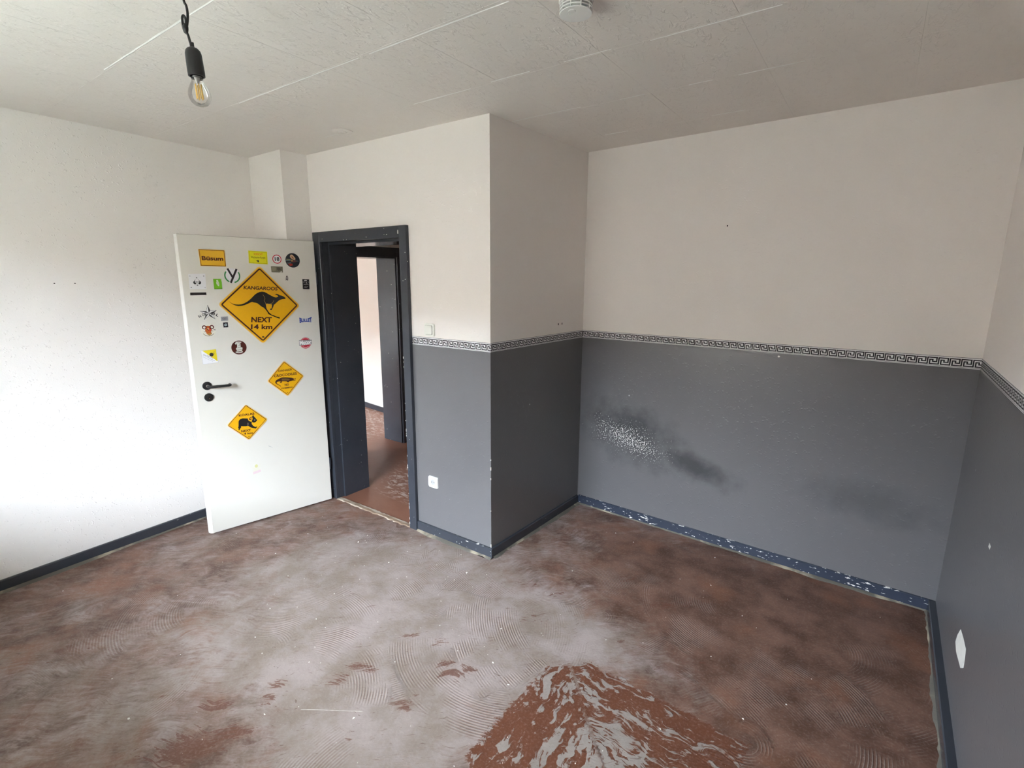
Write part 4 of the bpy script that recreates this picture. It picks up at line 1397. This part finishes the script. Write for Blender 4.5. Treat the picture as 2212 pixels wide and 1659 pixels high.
# red round wordmark
cx, cy = 69.75, 121.8; r = 3.9
s = Sticker('sticker', circle(cx, cy, r), 'round red sticker with white wordmark across it', 'sticker', (.50, .02, .04))
s.ring('pale_ring', cm(circle(cx, cy, r * .93), s.o), cm(circle(cx, cy, r * .86), s.o), (.72, .35, .36))
s.shape('word_shadow', [[(cx - 4.6, cy - 1.5), (cx + 4.2, cy - 1.2), (cx + 4.6, cy + 2.0), (cx - 4.4, cy + 2.3)]], (.30, .29, .29))
s.text('Motor', (cx - 4.15, cy - 1.0), (cx + 4.2, cy - .8), (cx - 4.1, cy + 1.9), (.82, .82, .80), .05)
s.shape('under_line', stroke([(cx - 2.3, cy - 1.25), (cx + 3.6, cy - 1.1)], .3), (.80, .79, .77))
arcp = [(cx + 3.0 * math.cos(math.radians(a)), cy + 3.0 * math.sin(math.radians(a))) for a in range(232, 312, 10)]
s.shape('small_print', sum((stroke([p, q], .35) for p, q in list(zip(arcp, arcp[1:]))[::2]), []), (.72, .45, .45))

# faded sticker low on the leaf
px_, py_ = 30.1, 38.2
fad = [(px_ - 2.7, py_ - 3.4), (px_ + 2.6, py_ - 2.6), (px_ + 2.4, py_ - .2), (px_ + 1.4, py_ - .2), (px_ + 2.9, py_ + 2.8), (px_ + 2.3, py_ + 2.6), (px_ + .8, py_ + .9), (px_ + 1.0, py_ + 2.6), (px_ + .2, py_ + 3.6), (px_ - .9, py_ + 3.2), (px_ - 1.2, py_ + 2.0), (px_ - .7, py_ + .9), (px_ - 3.0, py_ + 2.4), (px_ - 3.2, py_ + 1.9), (px_ - 1.4, py_), (px_ - 2.6, py_ - .9)]
s = Sticker('sticker', fad, 'faded yellow and pink sticker low on the door', 'sticker', (.70, .67, .56))
s.shape('yellow_head', [circle(px_ - .05, py_ + 2.3, 1.0, 18, 1.15)], (.62, .60, .28))
s.shape('pink_banner', [[(px_ - 2.5, py_ - 3.2), (px_ + 2.5, py_ - 2.5), (px_ + 2.4, py_ - .8), (px_ - 2.5, py_ - 1.4)]], (.70, .55, .57))

# ------------------------------------------------------------------ switch and socket
def plate(name, cu, cv, w, h, r, t, mat, label, cat):
    po = [(-w / 2, -h / 2), (w / 2, -h / 2), (w / 2, h / 2), (-w / 2, h / 2)]
    bm = bmesh.new()
    slab(bm, rounded(po, r, 6), 0, t)
    top = [e for e in bm.edges if all(v.co.z > t - 1e-6 for v in e.verts)]
    bmesh.ops.bevel(bm, geom=top, offset=.003, segments=3, affect='EDGES')
    o = link(name, bm_mesh(bm, name), mat, None, WD.m @ Matrix.Translation((cu, cv, .0004)))
    return tag(o, label, cat)


sw = plate('light_switch', 1.5495, 1.3605, .080, .076, .009, .012, M['cream_plastic'], 'cream rocker light switch beside the dark door frame', 'light switch')
po = rounded([(-.028, -.027), (.028, -.027), (.028, .027), (-.028, .027)], .006, 5)
bm = bmesh.new()
slab(bm, po, 0, .005)
for vv in bm.verts:
    if vv.co.z > .004:
        vv.co.z += .0022 - vv.co.x * .05
        vv.co.x *= .95; vv.co.y *= .95
link('rocker', bm_mesh(bm, 'rocker'), M['cream_plastic'], sw, Matrix.Translation((0, 0, .0122)))
link('rocker_gap', ring_mesh('rocker_gap', rounded([(-.0305, -.0295), (.0305, -.0295), (.0305, .0295), (-.0305, .0295)], .007, 5), po, .0118, .0126), plain('switch_gap', (.42, .42, .38), .6, .3), sw)

so = plate('power_socket', 1.5435, .377, .080, .074, .008, .009, M['white_plastic'], 'white square power socket low on the grey wall', 'power socket')
bm = bmesh.new()
lathe(bm, [(.0245, .0092), (.0225, .0105), (.0195, .0100), (.0190, .0094), (.0, .0094)], 36)
link('socket_ring', bm_mesh(bm, 'socket_ring', True), M['white_plastic'], so)
link('socket_well', slab_mesh('socket_well', [circle(0, 0, .0188, 32)], .0094, .0097), plain('socket_well', (.40, .40, .39), .5, .4), so)
for dx in (-.0095, .0095):
    link('socket_hole', slab_mesh('socket_hole', [circle(dx, 0, .0026, 14)], .0097, .0099), M['hole'], so)

# ------------------------------------------------------------------ marks and holes in the walls
def mark(wall, parent, name, polys, mat, t=.0008):
    return link(name, slab_mesh(name, polys, .0, t), mat, parent)


def hole(parent, u, v, r=.004, ry=None, mat='hole'):
    return link('nail_hole', slab_mesh('nail_hole', [circle(u, v, r, 12, ry or r)], 0, .0006), M[mat], parent)


hole(wall_side, .69, 1.374, .005, .007); hole(wall_side, .735, 1.375, .004, .008)
hole(wall_far, .93, 1.97, .004)
hole(wall_left, .98 + .42, 1.63, .004, .003); hole(wall_left, 1.07 + .42, 1.63, .004, .003)
hole(wall_far, 1.27, 1.243, .006, .005, 'plaster')
# gouges down to the plaster in the right-hand wall
ur = R.y
gouge = []
gouge = [(.73, .3485), (.8032, .3586), (.8823, .3618), (.8945, .3406), (.9054, .298), (.8614, .2674), (.7998, .2587), (.7321, .2509), (.6816, .2627), (.6939, .3023)]
mark(WR, wall_right, 'bare_plaster', [gouge], M['plaster'], .0006)
mark(WR, wall_right, 'bare_plaster', [[(.901, .787), (.9279, .786), (.9213, .7714), (.8954, .7713)]], M['plaster'], .0006)
for v, h in ((.055, .02), (.075, .01), (.50, .012), (.62, .008), (.56, .02), (.30, .006)):
    link('bare_flake', box_mesh('bare_flake', WD.len - .004, WD.len + .0006, v, v + h, -.004, .0008), M['plaster'], wall_door)

# ------------------------------------------------------------------ smoke alarm
sa = empty('smoke_alarm', loc=(-.872, 1.497, H - .006))
tag(sa, 'white round slotted smoke alarm under the ceiling', 'smoke alarm')
link('base_ring', lathe_mesh('base_ring', [(0, 0), (.052, 0), (.052, -.014), (.050, -.016), (0, -.016)], 48), M['white_plastic'], sa)
link('vent_core', lathe_mesh('vent_core', [(.036, -.015), (.036, -.047)], 40), plain('vent_dark', (.035, .03, .035), .8, .2), sa)
for k in range(3):
    z = -.0205 - k * .0080
    link('vent_ring', lathe_mesh('vent_ring', [(.036, z), (.0492, z), (.0492, z - .0032), (.036, z - .0032)], 48), M['white_plastic'], sa)
for k in range(10):
    a = 2 * math.pi * k / 10 + .2
    link('vent_post', box_mesh('vent_post', -.0012, .0012, .036, .0494, -.046, -.015), M['white_plastic'], sa, Matrix.Rotation(a, 4, 'Z'))
link('cap', lathe_mesh('cap', [(.036, -.0450), (.0485, -.0450), (.0492, -.0462), (.0485, -.0476), (.044, -.0482), (0, -.0485)], 48), M['white_plastic'], sa)
link('test_button', lathe_mesh('test_button', [(.0, -.0505), (.0098, -.0500), (.0116, -.0480)], 28), M['white_plastic'], sa, Matrix.Translation((.001, -.025, 0)))
link('indicator', lathe_mesh('indicator', [(0, -.0502), (.0016, -.0498), (.0018, -.0482)], 12), plain('clear_lens', (.85, .85, .80), .1, .6), sa, Matrix.Translation((-.0135, -.0165, 0)))

# ------------------------------------------------------------------ ceiling cap
cc_ = empty('ceiling_cap', loc=(-2.657, 1.944, H - .006))
tag(cc_, 'small round white cover cap on the ceiling above the doorway', 'ceiling cap')
link('disc', lathe_mesh('disc', [(.058, 0), (.058, -.003), (.050, -.006), (.030, -.007), (.026, -.005)], 40), M['ceil'], cc_)
link('centre', lathe_mesh('centre', [(.026, -.005), (.022, -.009), (.012, -.010), (.009, -.006), (0, -.005)], 32), M['ceil'], cc_)

# ------------------------------------------------------------------ bare bulb pendant
top = Vector((-1.640, .706, H))
s_top = Vector((-1.6325, .7205, 2.283)); s_bot = Vector((-1.6310, .7235, 2.210))
ax = (s_top - s_bot).normalized()
lm = frame_matrix(s_bot, ax.orthogonal(), ax.cross(ax.orthogonal()))
lamp = empty('pendant_lamp', lm)
tag(lamp, 'bare clear bulb in a black socket hanging from a knotted cord', 'pendant lamp')
inv = lm.inverted()
link('socket', lathe_mesh('socket', [(0, .084), (.0055, .084), (.0055, .074), (.0075, .072), (.0135, .069), (.0185, .063), (.0205, .055), (.0215, .010), (.0210, .0), (.0175, -.0005), (.0170, .010), (0, .010)], 36), M['black_plastic'], lamp)
link('screw_cap', lathe_mesh('screw_cap', [(.0, .012), (.0132, .012), (.0132, -.004), (.0150, -.006)], 28), M['chrome'], lamp)
cord = [top, (-1.6375, .7095, 2.455), (-1.6368, .7111, 2.4281), (-1.6358, .7135, 2.3936), (-1.6341, .7173, 2.3835), (-1.6335, .7185, 2.366), (-1.6344, .7167, 2.3465), (-1.636, .713, 2.3287), (-1.6374, .7099, 2.3167), (-1.6442, .7092, 2.325), (-1.6444, .7080, 2.3406),
        (-1.6439, .7085, 2.3552), (-1.6424, .7125, 2.3594), (-1.636, .713, 2.3489), (-1.6362, .7124, 2.3331), (-1.6364, .7121, 2.3195), (-1.6351, .715, 2.3089), (-1.634, .7175, 2.2935), s_top + ax * .004]
bm = bmesh.new()
tube(bm, [inv @ p for p in spline(cord, 7)], .0032, 10)
link('cord', bm_mesh(bm, 'cord', True), M['black_plastic'], lamp)
bm = bmesh.new()
tube(bm, [inv @ Vector(p) for p in spline([(-1.638, .712, 2.338), (-1.6375, .711, 2.326), (-1.637, .712, 2.314)], 4)], [.0045, .006, .0068, .007, .007, .0065, .0055, .0045, .004], 10)
link('cord_knot', bm_mesh(bm, 'cord_knot', True), M['black_plastic'], lamp)
t = NT('clear_bulb_glass')
tr = t.n('ShaderNodeBsdfTransparent'); gl = t.n('ShaderNodeBsdfGlossy'); gl.inputs['Roughness'].default_value = .01
fr = t.n('ShaderNodeFresnel'); fr.inputs['IOR'].default_value = 1.5
mx = t.n('ShaderNodeMixShader')
t.t.links.new(t.ma('MINIMUM', t.ma('MULTIPLY', fr.outputs[0], .9), .6), mx.inputs[0]); t.t.links.new(tr.outputs[0], mx.inputs[1]); t.t.links.new(gl.outputs[0], mx.inputs[2])
tr.inputs['Color'].default_value = (.975, .97, .955, 1)
t.t.links.new(mx.outputs[0], t.out.inputs['Surface'])
glass = t.m
prof = [(.0145, -.003), (.0150, -.010), (.0175, -.018), (.0225, -.028), (.0270, -.038), (.0293, -.048), (.0298, -.056), (.0285, -.065), (.0245, -.075), (.0170, -.083), (.0085, -.0868), (0, -.0878)]
link('bulb_glass', lathe_mesh('bulb_glass', [(r * .95, z * .88) for r, z in prof], 40), glass, lamp)
link('glass_stem', lathe_mesh('glass_stem', [(.008, -.002), (.006, -.010), (.0035, -.018), (.0, -.019)], 16), plain('stem_glass', (.55, .55, .52), .15, .5), lamp)
fm = plain('filament_yellow', (.80, .52, .14), .5, .4)
for k in range(6):
    a = 2 * math.pi * k / 6
    bm = bmesh.new()
    r_ = .0078
    tube(bm, [(r_ * math.cos(a), r_ * math.sin(a), -.020), (r_ * 1.05 * math.cos(a + .12), r_ * 1.05 * math.sin(a + .12), -.058)], .0014, 8)
    link('filament', bm_mesh(bm, 'filament', True), fm, lamp)

# ------------------------------------------------------------------ window behind the viewer
def window(name, x0, x1):
    fm_ = M['white_plastic']
    root = tag(empty(name), kind='structure')
    y0, y1 = WIN_Y - .20, WIN_Y - .13
    z0, z1 = WIN_Z0, WIN_Z1
    xm = (x0 + x1) / 2
    for a, b, c, d in ((x0, x0 + .06, z0, z1), (x1 - .06, x1, z0, z1), (x0 + .06, x1 - .06, z0, z0 + .06), (x0 + .06, x1 - .06, z1 - .06, z1), (xm - .05, xm + .05, z0 + .06, z1 - .06)):
        link('window_frame', box_mesh('window_frame', a, b, y0, y1, c, d, .004, 1), fm_, root)
    t = bpy.data.materials.get('window_glass')
    if t is None:
        g = NT('window_glass')
        tr = g.n('ShaderNodeBsdfTransparent'); gl = g.n('ShaderNodeBsdfGlossy'); gl.inputs['Roughness'].default_value = .02
        mx = g.n('ShaderNodeMixShader'); mx.inputs[0].default_value = .07
        g.t.links.new(tr.outputs[0], mx.inputs[1]); g.t.links.new(gl.outputs[0], mx.inputs[2]); g.t.links.new(mx.outputs[0], g.out.inputs['Surface'])
        t = g.m
    for a, b in ((x0 + .06, xm - .05), (xm + .05, x1 - .06)):
        link('pane', box_mesh('pane', a, b, y0 + .03, y0 + .036, z0 + .06, z1 - .06), t, root)
    link('window_sill', box_mesh('window_sill', x0 - .04, x1 + .04, WIN_Y - .14, WIN_Y + .10, z0 - .03, z0 + .002, .006, 2), fm_, root)
    return root


window('window_1', WIN_X0, WIN_X1)
window('window_2', W2_X0, W2_X1)

# ------------------------------------------------------------------ outside: yard and the row opposite
bm = bmesh.new()
add_box(bm, -40, 40, -60, WIN_Y - .5, -3.2, -3.0)
t = NT('yard_ground')
tag(link('ground', bm_mesh(bm, 'ground'), t.set(t.mix(t.noise(t.pos(), .6, 4.0), (.09, .10, .07), (.14, .14, .12)), .9, .2)), kind='structure')
OPP_Y, OPP_Z = -15.0, 5.35
bm = bmesh.new()
add_box(bm, -40, 40, OPP_Y - 8, OPP_Y, -3.0, OPP_Z)
tag(link('wall_opposite', bm_mesh(bm, 'wall_opposite'), plain('opposite_render', (.13, .11, .09), .9, .2, var=.15, scale=2)), kind='structure')

bm = bmesh.new()
add_box(bm, -8, 2, WIN_Y - 1.75, WIN_Y - .30, 2.52, 2.66)  # unseen slab added above the windows to cut off high sky light
tag(link('sky_block_slab', bm_mesh(bm, 'sky_block_slab'), plain('sky_block_board', (.30, .28, .25), .8, .2)), kind='structure')

# ------------------------------------------------------------------ crumbs of plaster on the floor
rg = random.Random(21)
bm = bmesh.new()
for k in range(150):
    if k < 90:
        x, y = rg.gauss(-2.1, .55), rg.gauss(1.5, .4)
    else:
        x, y = rg.uniform(-3.5, .25), rg.uniform(.05, 3.05)
    if x < -3.6 or x > .3 or y < 0 or y > 3.1 or (x < -1.7 and y > 2.1):
        continue
    r = rg.choice([.0016, .002, .0028, .004]) * rg.uniform(.7, 1.4)
    a = rg.uniform(0, 6.28)
    n = rg.choice([4, 5, 6])
    el = rg.uniform(.4, 1.0)
    base = []
    for i in range(n):
        th = a + 2 * math.pi * i / n
        rr = r * rg.uniform(.7, 1.2)
        lx, ly = rr * math.cos(th), rr * math.sin(th) * el
        base.append((x + lx * math.cos(a) - ly * math.sin(a), y + lx * math.sin(a) + ly * math.cos(a)))
    v0 = [bm.verts.new((p[0], p[1], .0)) for p in base]
    v1 = [bm.verts.new((x + (p[0] - x) * .8, y + (p[1] - y) * .8, rg.uniform(.001, .003))) for p in base]
    bm.faces.new(v1)
    for i in range(n):
        bm.faces.new((v0[i], v0[(i + 1) % n], v1[(i + 1) % n], v1[i]))
tag(link('plaster_crumbs', bm_mesh(bm, 'plaster_crumbs'), M['plaster']), 'white plaster crumbs scattered over the bare brown floor', 'crumbs', kind='stuff')
# one long pale scratch
bm = bmesh.new()
pts = spline([(-1.666, .868, 0), (-1.60, .915, 0), (-1.53, .962, 0), (-1.465, 1.007, 0)], 8)
tube(bm, [(p.x, p.y, .0006) for p in pts], [.0006 + .0009 * abs(math.sin(i * 1.7)) for i in range(len(pts))], 5)
link('scratch', bm_mesh(bm, 'scratch'), plain('pale_scratch', (.46, .42, .38), .8, .2, var=.3, scale=30), floor)

# ------------------------------------------------------------------ what the pieces of the setting are
NOTES = {
    'wall_left': 'white woodchip-papered wall behind the open door', 'wall_back_door': 'white and grey wall around the dark doorway', 'wall_side': 'shaded short wall, white over dark grey, beside the recess',
    'wall_back': 'long wall of the recess, white over grey with a dark rubbed stain', 'wall_right': 'wall at the picture edge with a bare plaster gouge', 'wall_pillar': 'narrow white chimney breast in the corner behind the door',
    'floor': 'bare red-brown screed floor with grey glue residue and trowel marks', 'ceiling': 'off-white ceiling of square textured tiles', 'floor_hall': 'orange-brown bare floor of the hall behind the doorway',
    'baseboard_left': 'black painted baseboard under the plain white wall', 'baseboard_back_door': 'chipped blue-grey baseboard beside the doorway', 'baseboard_side': 'dark baseboard of the shaded short wall',
    'baseboard_back': 'long blue-grey baseboard with flaking white chips', 'baseboard_right': 'dusty dark baseboard at the picture edge', 'trim_1': 'meander wallpaper border beside the light switch', 'trim_2': 'meander wallpaper border on the shaded short wall',
    'trim_3': 'long meander wallpaper border above the stained grey wall', 'trim_4': 'meander wallpaper border on the wall at the picture edge', 'trim_threshold': 'worn pale threshold strip across the doorway',
    'door_1': 'open white door leaf covered with signs and stickers', 'door_frame': 'dark painted door frame of the near doorway', 'door_frame.001': 'dark door frame seen across the hall'}
for k_, v_ in NOTES.items():
    if k_ in bpy.data.objects:
        bpy.data.objects[k_]['label'] = v_
